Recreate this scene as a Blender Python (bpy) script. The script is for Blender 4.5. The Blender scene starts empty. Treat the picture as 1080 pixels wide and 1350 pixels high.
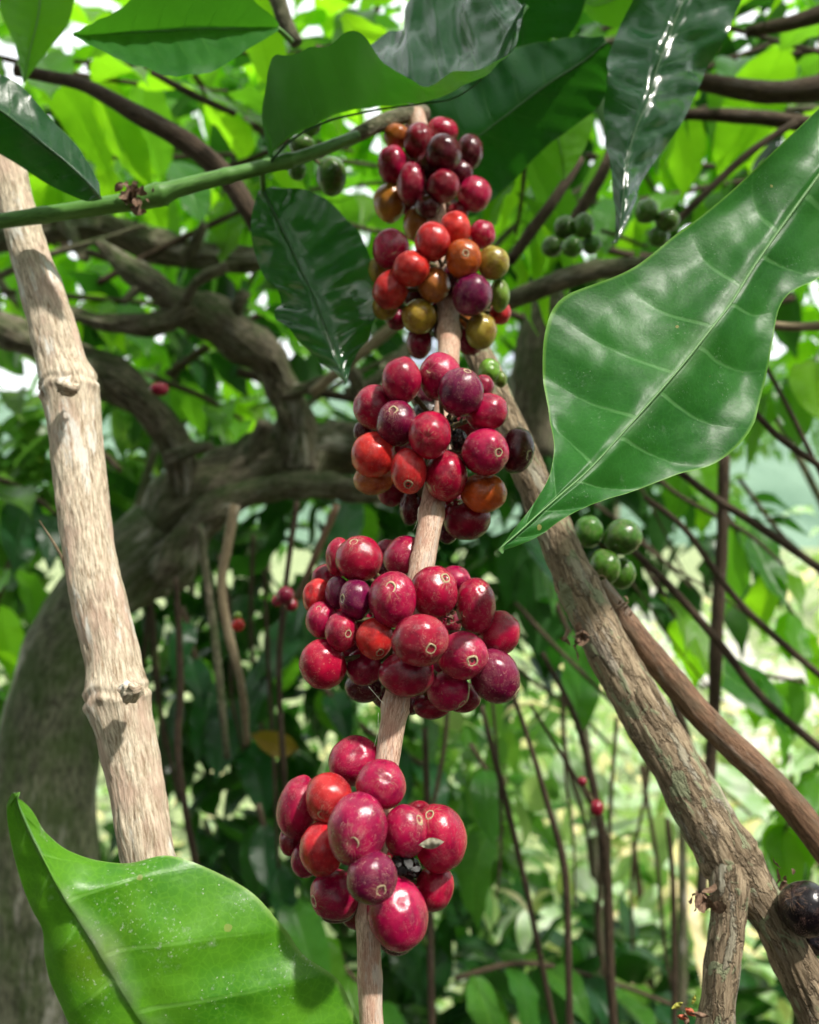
import bpy, math, random
import numpy as np
from mathutils import Vector, Matrix, noise
R = math.radians
rng = random.Random(11)
sc = bpy.context.scene
col = sc.collection

# ------------------------------------------------------------------ camera
F = 1213.0                      # focal length in photo pixels (1080 wide)
cam_d = bpy.data.cameras.new('camera')
cam = bpy.data.objects.new('camera', cam_d); col.objects.link(cam)
cam.location = (0, 0, 1.45); cam.rotation_euler = (R(94), 0, 0)
cam_d.sensor_fit = 'HORIZONTAL'; cam_d.sensor_width = 36; cam_d.lens = 36 * F / 1080
cam_d.clip_start = 0.01; cam_d.clip_end = 4000
cam_d.dof.use_dof = True; cam_d.dof.focus_distance = 0.280; cam_d.dof.aperture_fstop = 16
cam_d.dof.aperture_blades = 0
sc.camera = cam
CM = Matrix.Translation(cam.location) @ cam.rotation_euler.to_matrix().to_4x4()
CR = cam.rotation_euler.to_matrix()
CMn = np.array(CM)

def W(px, py, d):
    return CM @ Vector(((px - 540) / F * d, (675 - py) / F * d, -d))

# ------------------------------------------------------------------ helpers
def tag(o, label=None, cat=None, group=None, kind=None):
    if label: o['label'] = label
    if cat: o['category'] = cat
    if group: o['group'] = group
    if kind: o['kind'] = kind
    return o

def empty(name, loc, label, cat, group=None):
    o = bpy.data.objects.new(name, None); col.objects.link(o)
    o.location = loc; o.empty_display_size = 0.01
    return tag(o, label, cat, group)

def mesh_from(verts, faces, smooth=True, attrs=None, uv=None):
    """verts (n,3) array, faces (m,4) or list; attrs {name:(n,3) array}; uv (n,2)"""
    me = bpy.data.meshes.new('mesh')
    verts = np.asarray(verts, dtype=np.float32)
    if isinstance(faces, np.ndarray):
        m, k = faces.shape
        me.vertices.add(len(verts)); me.vertices.foreach_set('co', verts.ravel())
        me.loops.add(m * k); me.loops.foreach_set('vertex_index', faces.astype(np.int32).ravel())
        me.polygons.add(m)
        me.polygons.foreach_set('loop_start', np.arange(0, m * k, k, dtype=np.int32))
        me.polygons.foreach_set('loop_total', np.full(m, k, dtype=np.int32))
        me.update(calc_edges=True)
    else:
        me.from_pydata(verts.tolist(), [], faces)
    if smooth: me.polygons.foreach_set('use_smooth', [True] * len(me.polygons))
    if attrs:
        for n, a in attrs.items():
            a = np.asarray(a, dtype=np.float32)
            if a.ndim == 2:
                at = me.attributes.new(n, 'FLOAT_VECTOR', 'POINT'); at.data.foreach_set('vector', a.ravel())
            else:
                at = me.attributes.new(n, 'FLOAT', 'POINT'); at.data.foreach_set('value', a)
    if uv is not None:
        l = me.uv_layers.new(name='UVMap')
        vi = np.empty(len(me.loops), dtype=np.int32); me.loops.foreach_get('vertex_index', vi)
        l.data.foreach_set('uv', np.asarray(uv, dtype=np.float32)[vi].ravel())
    me.update()
    return me

def link(name, me, mat, parent=None, origin=None):
    """link mesh object; mesh verts given in world space are moved so the origin sits at `origin`"""
    if origin is not None:
        me.transform(Matrix.Translation(-Vector(origin)))
    o = bpy.data.objects.new(name, me); col.objects.link(o)
    if origin is not None: o.location = origin
    me.name = name
    if mat is not None and not me.materials: me.materials.append(mat)
    if parent is not None:
        o.parent = parent
        o.location = Vector(origin if origin is not None else (0, 0, 0)) - world_loc(parent)
    return o

def world_loc(o):
    v = Vector((0, 0, 0))
    while o: v += o.location; o = o.parent
    return v

def catmull(P, n_per=12):
    P = np.asarray(P, dtype=float)
    Q = np.vstack([2 * P[0] - P[1], P, 2 * P[-1] - P[-2]])
    out = []
    for i in range(1, len(Q) - 2):
        p0, p1, p2, p3 = Q[i - 1:i + 3]
        for k in range(n_per):
            t = k / n_per
            out.append(0.5 * ((2 * p1) + (-p0 + p2) * t + (2 * p0 - 5 * p1 + 4 * p2 - p3) * t * t + (-p0 + 3 * p1 - 3 * p2 + p3) * t ** 3))
    out.append(Q[-2])
    return np.array(out)

def tube(pts, sides=12, step=None, rough=0.0, rfreq=60, fiber=0.0, nodes=(), seed=0, ribs=0.0, flat=1.0):
    """pts: list of (Vector, radius). nodes: [(fraction, extra_radius_factor, width_m)]"""
    P = np.array([[*p, r] for p, r in pts])
    C = catmull(P, 24)
    seg = np.linalg.norm(np.diff(C[:, :3], axis=0), axis=1)
    s = np.concatenate([[0], np.cumsum(seg)]); L = s[-1]
    if step is None: step = max(L / 60, 0.002)
    n = max(4, int(L / step))
    S = np.linspace(0, L, n + 1)
    C = np.stack([np.interp(S, s, C[:, k]) for k in range(4)], axis=1)
    T = np.gradient(C[:, :3], axis=0); T /= np.linalg.norm(T, axis=1)[:, None]
    ref = np.array([0, 0, 1.0]) if abs(T[0, 2]) < .9 else np.array([1.0, 0, 0])
    N = np.cross(T[0], ref); N /= np.linalg.norm(N)
    A = np.linspace(0, 2 * np.pi, sides, endpoint=False)
    nodes = [((float(S[int(np.argmin(np.linalg.norm(C[:, :3] - np.array(nd[0]), axis=1)))]) / L) if not isinstance(nd[0], (int, float)) else nd[0], nd[1], nd[2]) for nd in nodes]
    V = np.zeros((n + 1, sides, 3)); B = np.zeros((n + 1, sides, 3))
    off = Vector((seed * 7.3, seed * 3.1, 0))
    for i in range(n + 1):
        N = N - T[i] * np.dot(N, T[i]); N /= np.linalg.norm(N)
        Bn = np.cross(T[i], N)
        r = C[i, 3]
        nr = [(S[i] - fr * L, ex, wd) for (fr, ex, wd) in nodes if abs(S[i] - fr * L) < wd * 4]
        for j in range(sides):
            a = A[j]; ca, sa = math.cos(a), math.sin(a)
            rr = r
            for (ds, ex, wd) in nr:
                wv = wd * .35 * noise.noise(Vector((ca * 1.3, sa * 1.3, seed))) ; q1 = ds + wv
                rr += r * ex * (math.exp(-(q1 / wd) ** 2) * .75 + .35 * math.exp(-((q1 - wd * .25) / (wd * .16)) ** 2) * (1 + noise.noise(Vector((ca * 3, sa * 3, 9)))) + .3 * math.exp(-((q1 + wd * .35) / (wd * .14)) ** 2) * (.8 + noise.noise(Vector((ca * 4, sa * 4, 4)))) - .25 * math.exp(-((q1 + wd * .05) / (wd * .1)) ** 2))
            if rough or fiber:
                q = Vector((ca * C[i, 3], sa * C[i, 3], S[i]))
                if rough: rr += rough * C[i, 3] * noise.noise(q * rfreq + off) + rough * .5 * C[i, 3] * noise.noise(q * rfreq * 2.7 + off)
                if fiber:
                    h = noise.noise(Vector((q.x * 900 , q.y * 900 , q.z * 140)) * (.25 if fiber > .002 else 1) + off * 2)
                    h2 = noise.noise(Vector((q.x * 420, q.y * 420, q.z * 60)) * (.25 if fiber > .002 else 1) + off * 3)
                    rr += fiber * (h * .5 + (abs(h2) - .25))
            if ribs: rr *= 1 + ribs * math.cos(2 * a)
            V[i, j] = C[i, :3] + (N * ca * flat + Bn * sa) * rr
            B[i, j] = (ca * C[i, 3], sa * C[i, 3], S[i])
    idx = np.arange((n + 1) * sides).reshape(n + 1, sides)
    a = idx[:-1]; b = idx[1:]
    F4 = np.stack([a, np.roll(a, -1, 1), np.roll(b, -1, 1), b], -1).reshape(-1, 4)
    V = V.reshape(-1, 3); B = B.reshape(-1, 3)
    # caps: collapse to a centre with quads (degenerate-free fan of tris as quads is avoided: use extra rings)
    c0 = len(V); V = np.vstack([V, C[0, :3], C[-1, :3]]); B = np.vstack([B, [0, 0, 0], [0, 0, L]])
    faces = F4.tolist()
    for j in range(sides):
        faces.append([c0, int(idx[0, (j + 1) % sides]), int(idx[0, j])])
        faces.append([c0 + 1, int(idx[-1, j]), int(idx[-1, (j + 1) % sides])])
    return mesh_from(V, faces, True, {'bark': B})

def ptube(pp, **k):
    """pp: (px,py,depth,halfwidth px)"""
    return tube([(W(x, y, d), hw * d / F) for x, y, d, hw in pp], **k)

# ------------------------------------------------------------------ materials
class NT:
    def __init__(s, name):
        s.m = bpy.data.materials.new(name); s.m.use_nodes = True
        s.t = s.m.node_tree; s.t.nodes.clear()
        s.out = s.n('ShaderNodeOutputMaterial')
    def n(s, typ, **kw):
        x = s.t.nodes.new(typ)
        for k, v in kw.items():
            if k.startswith('i_'):
                key = k[2:].replace('_', ' ')
                x.inputs[key].default_value = v
            else: setattr(x, k, v)
        return x
    def l(s, a, b): s.t.links.new(a, b)
    def math(s, op, a, b=None, c=None, clamp=False):
        x = s.n('ShaderNodeMath', operation=op, use_clamp=clamp)
        for i, v in enumerate((a, b, c)):
            if v is None: continue
            if isinstance(v, (int, float)): x.inputs[i].default_value = v
            else: s.l(v, x.inputs[i])
        return x.outputs[0]
    def mix(s, f, a, b, blend='MIX'):
        x = s.n('ShaderNodeMix', data_type='RGBA', blend_type=blend)
        for i, v in ((0, f), (6, a), (7, b)):
            if isinstance(v, (int, float)): x.inputs[i].default_value = v
            elif isinstance(v, tuple): x.inputs[i].default_value = (*v[:3], 1)
            else: s.l(v, x.inputs[i])
        return x.outputs[2]
    def noise(s, vec, scale, detail=3, rough=.5, dist=0.0):
        x = s.n('ShaderNodeTexNoise'); x.inputs['Scale'].default_value = scale
        x.inputs['Detail'].default_value = detail; x.inputs['Roughness'].default_value = rough
        x.inputs['Distortion'].default_value = dist
        if vec is not None: s.l(vec, x.inputs['Vector'])
        return x
    def ramp(s, f, stops, interp='LINEAR'):
        x = s.n('ShaderNodeValToRGB'); x.color_ramp.interpolation = interp
        e = x.color_ramp.elements
        while len(e) < len(stops): e.new(.5)
        for k, (p, c) in enumerate(stops):
            e[k].position = p
            if isinstance(c, (int, float)): c = (c, c, c)
            e[k].color = (*c, 1)
        s.l(f, x.inputs[0]); return x.outputs[0]
    def mapping(s, vec, scale=(1, 1, 1), loc=None):
        x = s.n('ShaderNodeMapping'); x.inputs['Scale'].default_value = scale
        s.l(vec, x.inputs['Vector'])
        if loc is not None: s.l(loc, x.inputs['Location'])
        return x.outputs[0]
    def bump(s, h, strength=.3, dist=.001, normal=None):
        x = s.n('ShaderNodeBump'); x.inputs['Strength'].default_value = strength; x.inputs['Distance'].default_value = dist
        s.l(h, x.inputs['Height'])
        if normal is not None: s.l(normal, x.inputs['Normal'])
        return x.outputs[0]

def leaf_mat(name, top, top2, under, trans, tfac=.35, rough=.32, N=9.0, K=.9, spots=0.0, margin=None, dust=0.0, coat=.0, veincol=None, fine=True, yellow=0.0, spec=.5, vmix=.42):
    m = NT(name)
    uv = m.n('ShaderNodeUVMap'); sep = m.n('ShaderNodeSeparateXYZ'); m.l(uv.outputs[0], sep.inputs[0])
    u, v = sep.outputs[0], sep.outputs[1]
    av = m.math('ABSOLUTE', m.math('SUBTRACT', m.math('MULTIPLY', v, 2), 1))       # 0 midrib, 1 margin
    geo = m.n('ShaderNodeNewGeometry'); oi = m.n('ShaderNodeObjectInfo')
    var = m.n('ShaderNodeAttribute', attribute_name='var').outputs['Fac']
    rnd = m.math('FRACT', m.math('ADD', oi.outputs['Random'], var))
    # metric-ish coordinates: object space
    tc = m.n('ShaderNodeTexCoord')
    pos = tc.outputs['Object']
    big = m.noise(pos, 38, 3).outputs[0]
    # veins
    w = m.math('SUBTRACT', m.math('MULTIPLY', u, N), m.math('MULTIPLY', m.math('POWER', av, 1.35), K))
    side = m.math('MULTIPLY', m.math('GREATER_THAN', v, .5), .42)
    fr = m.math('FRACT', m.math('ADD', w, side))
    dv = m.math('ABSOLUTE', m.math('SUBTRACT', fr, .5))                              # .5 at vein line
    thick = m.math('MULTIPLY_ADD', av, .035, -.085)                                  # taper
    sv = m.math('MULTIPLY', m.math('SUBTRACT', dv, m.math('ADD', .515, m.math('MULTIPLY', thick, .75))), 34, clamp=True)
    mid = m.math('SUBTRACT', 1, m.math('MULTIPLY', av, 22), clamp=True)
    vein = m.math('MAXIMUM', m.math('MULTIPLY', sv, m.math('SUBTRACT', 1, m.math('MULTIPLY', av, .9))), mid, clamp=True)
    col1 = m.mix(m.ramp(big, [(.35, 0.), (.65, 1.)]), top, top2)
    col1 = m.mix(m.math('MULTIPLY', rnd, .35), col1, (top[0] * .45, top[1] * .5, top[2] * .5))
    if fine:
        vor = m.n('ShaderNodeTexVoronoi', feature='DISTANCE_TO_EDGE'); vor.inputs['Scale'].default_value = 420; m.l(pos, vor.inputs['Vector'])
        net = m.math('SUBTRACT', 1, m.math('MULTIPLY', vor.outputs['Distance'], 9), clamp=True)
        col1 = m.mix(m.math('MULTIPLY', net, .16), col1, (top2[0] * 1.8, top2[1] * 1.6, top2[2] * 1.5))
    vc = veincol or (min(1, top2[0] * 2.6 + .03), min(1, top2[1] * 1.9 + .04), top2[2] * 1.8 + .01)
    col1 = m.mix(m.math('MULTIPLY', vein, vmix), col1, vc)
    if margin:
        mg = m.math('MULTIPLY', m.math('SUBTRACT', av, .965), 30, clamp=True)
        col1 = m.mix(m.math('MULTIPLY', mg, .8), col1, margin)
    if yellow:
        ny = m.noise(pos, 26, 1).outputs[0]
        col1 = m.mix(m.math('MULTIPLY', m.ramp(ny, [(.62, 0.), (.74, 1.)]), yellow), col1, (.22, .30, .015))
    ruff = None
    col1 = m.mix(m.math('MULTIPLY', m.math('GREATER_THAN', m.math('FRACT', m.math('MULTIPLY', rnd, 7.3)), .62), .45), col1, (top2[0] * 2.2, top2[1] * 1.25, top2[2] * .8)) if not fine else col1
    if spots:
        vs = m.n('ShaderNodeTexVoronoi'); vs.inputs['Scale'].default_value = 130; vs.inputs['Randomness'].default_value = 1; m.l(pos, vs.inputs['Vector'])
        mask = m.noise(pos, 60, 1).outputs[0]
        sepd = m.n('ShaderNodeSeparateXYZ'); m.l(vs.outputs['Color'], sepd.inputs[0])
        sp = m.math('MULTIPLY', m.math('LESS_THAN', m.math('MULTIPLY_ADD', m.noise(pos, 900, 2).outputs[0], .08, vs.outputs['Distance']), m.math('MULTIPLY_ADD', sepd.outputs[1], .14, .06)), m.math('GREATER_THAN', mask, .58))
        sepc = m.n('ShaderNodeSeparateXYZ'); m.l(vs.outputs['Color'], sepc.inputs[0])
        sp = m.math('MULTIPLY', sp, m.math('GREATER_THAN', sepc.outputs[0], .35))
        col1 = m.mix(m.math('MULTIPLY', sp, spots), col1, (.34, .30, .10))
        ring = m.math('MULTIPLY', m.math('LESS_THAN', vs.outputs['Distance'], .05), sp)
        col1 = m.mix(m.math('MULTIPLY', ring, .5), col1, (.20, .16, .05))
    if dust:
        d1 = m.noise(pos, 900, 2, .7).outputs[0]; d2 = m.noise(pos, 55, 4, .6).outputs[0]
        dd = m.math('MULTIPLY', m.ramp(d1, [(.60, 0.), (.70, 1.)]), m.ramp(d2, [(.50, 0.), (.68, 1.)]))
        d3 = m.noise(pos, 110, 5, .7).outputs[0]
        dd = m.math('MAXIMUM', dd, m.math('MULTIPLY', m.ramp(d3, [(.64, 0.), (.74, 1.)]), .5))
        col1 = m.mix(m.math('MULTIPLY', dd, dust), col1, (.55, .58, .50))
        v3 = m.n('ShaderNodeTexVoronoi'); v3.inputs['Scale'].default_value = 520; m.l(pos, v3.inputs['Vector'])
        dots = m.math('MULTIPLY', m.math('LESS_THAN', v3.outputs['Distance'], m.math('MULTIPLY_ADD', d3, .22, -.03)), m.math('GREATER_THAN', d2, .52))
        col1 = m.mix(m.math('MULTIPLY', dots, dust), col1, (.6, .65, .5))
        ruff = dd
        col1 = m.mix(m.math('MULTIPLY', m.math('MULTIPLY', m.math('SUBTRACT', 1, m.math('MULTIPLY', av, 6), clamp=True), m.ramp(d2, [(.42, 0.), (.6, 1.)])), dust * .6), col1, (.40, .42, .33))
    colu = m.mix(m.math('MULTIPLY', vein, .5), under, (under[0] * 1.9, under[1] * 1.6, under[2] * 1.5))
    base = m.mix(geo.outputs['Backfacing'], col1, colu)
    p = m.n('ShaderNodeBsdfPrincipled'); m.l(base, p.inputs['Base Color'])
    r1 = m.math('MULTIPLY_ADD', m.noise(pos, 300, 2).outputs[0], .14, rough - .07)
    if ruff is not None: r1 = m.math('MULTIPLY_ADD', ruff, .3, r1)
    r1 = m.math('ADD', r1, m.math('MULTIPLY', geo.outputs['Backfacing'], .22))
    m.l(r1, p.inputs['Roughness'])
    p.inputs['Specular IOR Level'].default_value = spec
    if coat: p.inputs['Coat Weight'].default_value = coat; p.inputs['Coat Roughness'].default_value = .18
    h = m.math('MULTIPLY', vein, -.3)
    fineb = m.noise(pos, 700, 2, .6).outputs[0]
    h = m.math('MULTIPLY_ADD', fineb, .25, h)
    b = m.bump(h, .45, .0006)
    m.l(b, p.inputs['Normal'])
    tr = m.n('ShaderNodeBsdfTranslucent')
    tcol = m.mix(m.math('MULTIPLY', vein, .6), trans, (trans[0] * .45, trans[1] * .55, trans[2] * .5))
    tcol = m.mix(m.math('MULTIPLY', rnd, .5), tcol, (trans[0] * .35, trans[1] * .6, trans[2] * .6))
    m.l(tcol, tr.inputs[0]); m.l(b, tr.inputs['Normal'])
    mx = m.n('ShaderNodeMixShader'); mx.inputs[0].default_value = tfac
    m.l(p.outputs[0], mx.inputs[1]); m.l(tr.outputs[0], mx.inputs[2]); m.l(mx.outputs[0], m.out.inputs[0])
    return m.m

def bark_mat(name, light, dark, pink=None, lichen=None, fib=1.0, moss=None, scale=1.0, pale_patch=0.0, rough=.8, flake=False, iso=False):
    m = NT(name); z1, z2, z3 = (300, 150, 70) if iso else (150, 75, 45)
    at = m.n('ShaderNodeAttribute', attribute_name='bark').outputs['Vector']
    f1 = m.noise(m.mapping(at, (1100 * scale, 1100 * scale, z1 * scale)), 1, 5, .75, .25).outputs[0]
    f2 = m.noise(m.mapping(at, (330 * scale, 330 * scale, z2 * scale)), 1, 5, .65, 1.2).outputs[0]
    f3 = m.noise(m.mapping(at, (90 * scale, 90 * scale, z3 * scale)), 1, 3, .6).outputs[0]
    c = m.mix(m.ramp(f1, [(.36, 0.), (.60, 1.)]), dark, light)
    c = m.mix(m.math('MULTIPLY', m.ramp(f2, [(.30, 1.), (.46, 0.)]), .8), c, (dark[0] * .45, dark[1] * .42, dark[2] * .4))
    if pink: c = m.mix(m.math('MULTIPLY', m.ramp(f3, [(.48, 0.), (.62, 1.)]), .65), c, pink)
    if pale_patch:  # pale blotches; on the bare stem they stand in for blown-out sunlight
        f4 = m.noise(m.mapping(at, (120 * scale, 120 * scale, 28 * scale), ), 1, 5, .7).outputs[0]
        c = m.mix(m.math('MULTIPLY', m.ramp(f4, [(.55, 0.), (.62, 1.)]), pale_patch), c, (.85, .82, .74) if pale_patch > .9 else (.62, .58, .5))
    h = m.math('MULTIPLY_ADD', f2, 1.2, f1)
    if flake:
        vf = m.n('ShaderNodeTexVoronoi', feature='DISTANCE_TO_EDGE'); vf.inputs['Scale'].default_value = 1
        wob = m.noise(m.mapping(at, (160, 160, 90)), 1, 4, .7)
        mv = m.n('ShaderNodeVectorMath', operation='MULTIPLY_ADD'); m.l(wob.outputs['Color'], mv.inputs[0])
        mv.inputs[1].default_value = (1.6, 1.6, 1.6); m.l(m.mapping(at, (230, 230, 62)), mv.inputs[2])
        m.l(mv.outputs[0], vf.inputs['Vector'])
        vc_ = m.n('ShaderNodeTexVoronoi', feature='F1'); vc_.inputs['Scale'].default_value = 1; m.l(mv.outputs[0], vc_.inputs['Vector'])
        sxx = m.n('ShaderNodeSeparateXYZ'); m.l(vc_.outputs['Color'], sxx.inputs[0])
        pale = m.math('GREATER_THAN', sxx.outputs[0], .86)
        c = m.mix(m.math('MULTIPLY', pale, .5), c, (.44, .44, .34))
        c = m.mix(m.math('MULTIPLY', m.math('GREATER_THAN', sxx.outputs[1], .72), .5), c, (dark[0] * .6, dark[1] * .6, dark[2] * .6))
        h = m.math('MULTIPLY_ADD', sxx.outputs[2], .8, h)
        cr = m.math('SUBTRACT', 1, m.math('MULTIPLY', vf.outputs['Distance'], 9), clamp=True)
        c = m.mix(m.math('MULTIPLY', cr, .5), c, (dark[0] * .3, dark[1] * .28, dark[2] * .25))
        h = m.math('MULTIPLY_ADD', cr, -.9, h)
    if lichen:
        vl = m.noise(m.mapping(at, (150, 150, 70)), 1, 5, .6, .5).outputs[0]
        lm = m.ramp(vl, [(.56, 0.), (.59, 1.)])
        c = m.mix(m.math('MULTIPLY', lm, .8), c, lichen)
        h = m.math('MULTIPLY_ADD', lm, .35, h)
    if moss:
        geo = m.n('ShaderNodeNewGeometry'); sp = m.n('ShaderNodeSeparateXYZ'); m.l(geo.outputs['Normal'], sp.inputs[0])
        nm = m.noise(m.mapping(at, (30, 30, 22)), 1, 5, .65).outputs[0]
        mm = m.math('MULTIPLY', m.ramp(nm, [(.40, 0.), (.60, 1.)]), m.math('MULTIPLY_ADD', sp.outputs[2], .35, .65), clamp=True)
        c = m.mix(mm, c, moss)
        h = m.math('MULTIPLY_ADD', m.noise(m.mapping(at, (500, 500, 500)), 1, 3).outputs[0], .5, h)
    p = m.n('ShaderNodeBsdfPrincipled'); m.l(c, p.inputs['Base Color']); p.inputs['Roughness'].default_value = rough
    p.inputs['Specular IOR Level'].default_value = .3
    m.l(m.bump(h, .8 * fib, .0012 / scale), p.inputs['Normal'])
    m.l(p.outputs[0], m.out.inputs[0]); return m.m

def cherry_mat():
    m = NT('cherry_skin')
    at = m.n('ShaderNodeAttribute', attribute_name='bpos').outputs['Vector']
    oi = m.n('ShaderNodeObjectInfo')
    sc_ = m.n('ShaderNodeVectorMath', operation='SCALE'); m.l(at, sc_.inputs[0]); sc_.inputs['Scale'].default_value = 1
    add = m.n('ShaderNodeVectorMath', operation='ADD'); m.l(at, add.inputs[0])
    cmb = m.n('ShaderNodeCombineXYZ'); r40 = m.math('MULTIPLY', oi.outputs['Random'], 40)
    m.l(r40, cmb.inputs[0]); m.l(m.math('MULTIPLY', oi.outputs['Random'], 17), cmb.inputs[1]); m.l(cmb.outputs[0], add.inputs[1])
    v = add.outputs[0]
    basec = oi.outputs['Color']
    a = oi.outputs['Alpha']                           # 1 = fresh, lower = dusty
    n1 = m.noise(v, 1.3, 3, .6).outputs[0]
    n2 = m.noise(v, 7, 5, .7).outputs[0]
    dk = m.mix(1.0, basec, (.50, .38, .62), 'MULTIPLY')
    c = m.mix(m.ramp(n1, [(.38, 0.), (.66, 1.)]), basec, dk)
    lt = m.mix(1.0, basec, (1.25, 1.5, 1.05), 'MULTIPLY')
    c = m.mix(m.math('MULTIPLY', m.ramp(n2, [(.50, 0.), (.72, 1.)]), .55), c, lt)
    # tiny lenticels
    vo = m.n('ShaderNodeTexVoronoi'); vo.inputs['Scale'].default_value = 9.5; vo.inputs['Randomness'].default_value = 1; m.l(v, vo.inputs['Vector'])
    sx = m.n('ShaderNodeSeparateXYZ'); m.l(vo.outputs['Color'], sx.inputs[0])
    dot = m.math('MULTIPLY', m.math('LESS_THAN', vo.outputs['Distance'], m.math('MULTIPLY_ADD', sx.outputs[1], .09, .03)), m.math('GREATER_THAN', sx.outputs[0], .35))
    c = m.mix(m.math('MULTIPLY', dot, .7), c, (.62, .38, .28))
    # fine cork scratches, running around
    sc1 = m.noise(m.mapping(v, (7, 7, 26)), 1, 4, .7, 1.5).outputs[0]
    sc2 = m.noise(v, 2.1, 2).outputs[0]
    scr = m.math('MULTIPLY', m.ramp(m.math('ABSOLUTE', m.math('SUBTRACT', sc1, .5)), [(.0, 1.), (.018, 0.)]), m.ramp(sc2, [(.50, 0.), (.62, 1.)]))
    c = m.mix(m.math('MULTIPLY', scr, .55), c, (.50, .26, .20))
    # dark scabs
    n5 = m.noise(v, 3.1, 5, .7).outputs[0]
    scab = m.ramp(n5, [(.70, 0.), (.76, 1.)])
    c = m.mix(m.math('MULTIPLY', scab, .7), c, (.04, .015, .012))
    # bloom / dust
    n6 = m.noise(v, 34, 4, .7).outputs[0]; n7 = m.noise(v, 1.8, 2).outputs[0]
    dust = m.math('MULTIPLY', m.ramp(n6, [(.46, 0.), (.70, 1.)]), m.ramp(n7, [(.46, 0.05), (.68, 1.)]))
    c = m.mix(m.math('MULTIPLY', m.math('MULTIPLY', dust, .09), a), c, (.66, .42, .42))
    # radial cork cracks around the scar
    sz = m.n('ShaderNodeSeparateXYZ'); m.l(at, sz.inputs[0])
    near = m.ramp(sz.outputs[2], [(.80, 0.), (.95, 1.)])
    ang = m.math('ARCTAN2', sz.outputs[1], sz.outputs[0])
    ca = m.n('ShaderNodeCombineXYZ'); m.l(m.math('MULTIPLY', ang, 4.5), ca.inputs[0]); m.l(m.math('MULTIPLY', sz.outputs[2], 6), ca.inputs[1]); m.l(r40, ca.inputs[2])
    rad = m.noise(ca.outputs[0], 1.6, 4, .7).outputs[0]
    rc = m.math('MULTIPLY', m.ramp(rad, [(.52, 0.), (.62, 1.)]), near)
    c = m.mix(m.math('MULTIPLY', rc, .55), c, (.45, .27, .17))
    # fine pale net of healed scratches
    vz = m.n('ShaderNodeTexVoronoi', feature='DISTANCE_TO_EDGE'); vz.inputs['Scale'].default_value = 4.5
    wv = m.noise(v, 6, 3, .7); vm = m.n('ShaderNodeVectorMath', operation='MULTIPLY_ADD'); m.l(wv.outputs['Color'], vm.inputs[0]); vm.inputs[1].default_value = (.5, .5, .5); m.l(v, vm.inputs[2]); m.l(vm.outputs[0], vz.inputs['Vector'])
    netm = m.math('MULTIPLY', m.math('LESS_THAN', vz.outputs['Distance'], .016), m.ramp(m.noise(v, 3.3, 2).outputs[0], [(.52, 0.), (.60, 1.)]))
    c = m.mix(m.math('MULTIPLY', m.math('MULTIPLY', netm, .6), a, clamp=True), c, (.58, .33, .27))
    p = m.n('ShaderNodeBsdfPrincipled'); m.l(c, p.inputs['Base Color'])
    rr = m.math('MULTIPLY_ADD', dust, .25, m.math('MULTIPLY_ADD', n2, .12, .115))
    m.l(m.math('MULTIPLY_ADD', scr, .2, rr), p.inputs['Roughness'])
    p.inputs['Specular IOR Level'].default_value = .5
    p.inputs['Subsurface Weight'].default_value = .0
    p.inputs['Subsurface Radius'].default_value = (1, .25, .15); p.inputs['Subsurface Scale'].default_value = .0012
    h = m.math('MULTIPLY_ADD', n2, .7, m.math('MULTIPLY', m.noise(v, 16, 3).outputs[0], .22))
    h = m.math('MULTIPLY_ADD', scr, .12, h); h = m.math('MULTIPLY_ADD', scab, -.2, h)
    m.l(m.bump(h, .30, .0005), p.inputs['Normal'])
    m.l(p.outputs[0], m.out.inputs[0]); return m.m

def simple_mat(name, c1, c2, scale=200, rough=.8, bump=.5, bd=.0005, det=4):
    m = NT(name); tc = m.n('ShaderNodeTexCoord')
    n = m.noise(tc.outputs['Object'], scale, det, .65).outputs[0]
    p = m.n('ShaderNodeBsdfPrincipled'); m.l(m.mix(m.ramp(n, [(.35, 0.), (.65, 1.)]), c1, c2), p.inputs['Base Color'])
    p.inputs['Roughness'].default_value = rough
    m.l(m.bump(n, bump, bd), p.inputs['Normal']); m.l(p.outputs[0], m.out.inputs[0]); return m.m

M = {}
M['cherry'] = cherry_mat()
M['calyx'] = simple_mat('calyx_cork', (.28, .18, .09), (.66, .54, .34), 2500)
M['calyx_dark'] = simple_mat('calyx_dry', (.02, .012, .008), (.09, .05, .03), 2500)
M['stalk'] = simple_mat('stalk_green', (.07, .05, .02), (.13, .12, .04), 900)
M['leaf_hero'] = leaf_mat('leaf_hero', (.013, .110, .012), (.032, .180, .022), (.10, .22, .06), (.12, .42, .03), .22, .42, N=9.5, K=.5, spots=.8, margin=(.20, .42, .06), dust=.22, veincol=(.16, .38, .12), spec=.27, vmix=.55)
M['leaf_low'] = leaf_mat('leaf_low', (.055, .230, .010), (.135, .370, .020), (.10, .22, .06), (.14, .46, .02), .22, .36, N=6.5, K=.6, spots=.5, margin=(.30, .50, .12), dust=.75, veincol=(.22, .48, .09), yellow=.45, spec=.4, vmix=.6)
M['leaf_dark'] = leaf_mat('leaf_dark', (.007, .045, .015), (.015, .070, .020), (.045, .12, .035), (.05, .30, .012), .24, .30, N=9, K=.8, dust=.06, margin=(.06, .14, .03), spec=.36)
M['leaf_gloss'] = leaf_mat('leaf_gloss', (.008, .050, .020), (.016, .075, .026), (.05, .15, .03), (.07, .34, .012), .24, .20, N=9, K=.7, dust=.0, spec=.8)
M['leaf_mid'] = leaf_mat('leaf_mid', (.028, .125, .020), (.055, .180, .028), (.085, .21, .04), (.24, .66, .02), .45, .30, N=9, K=.9, fine=False, spec=.28)
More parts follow.
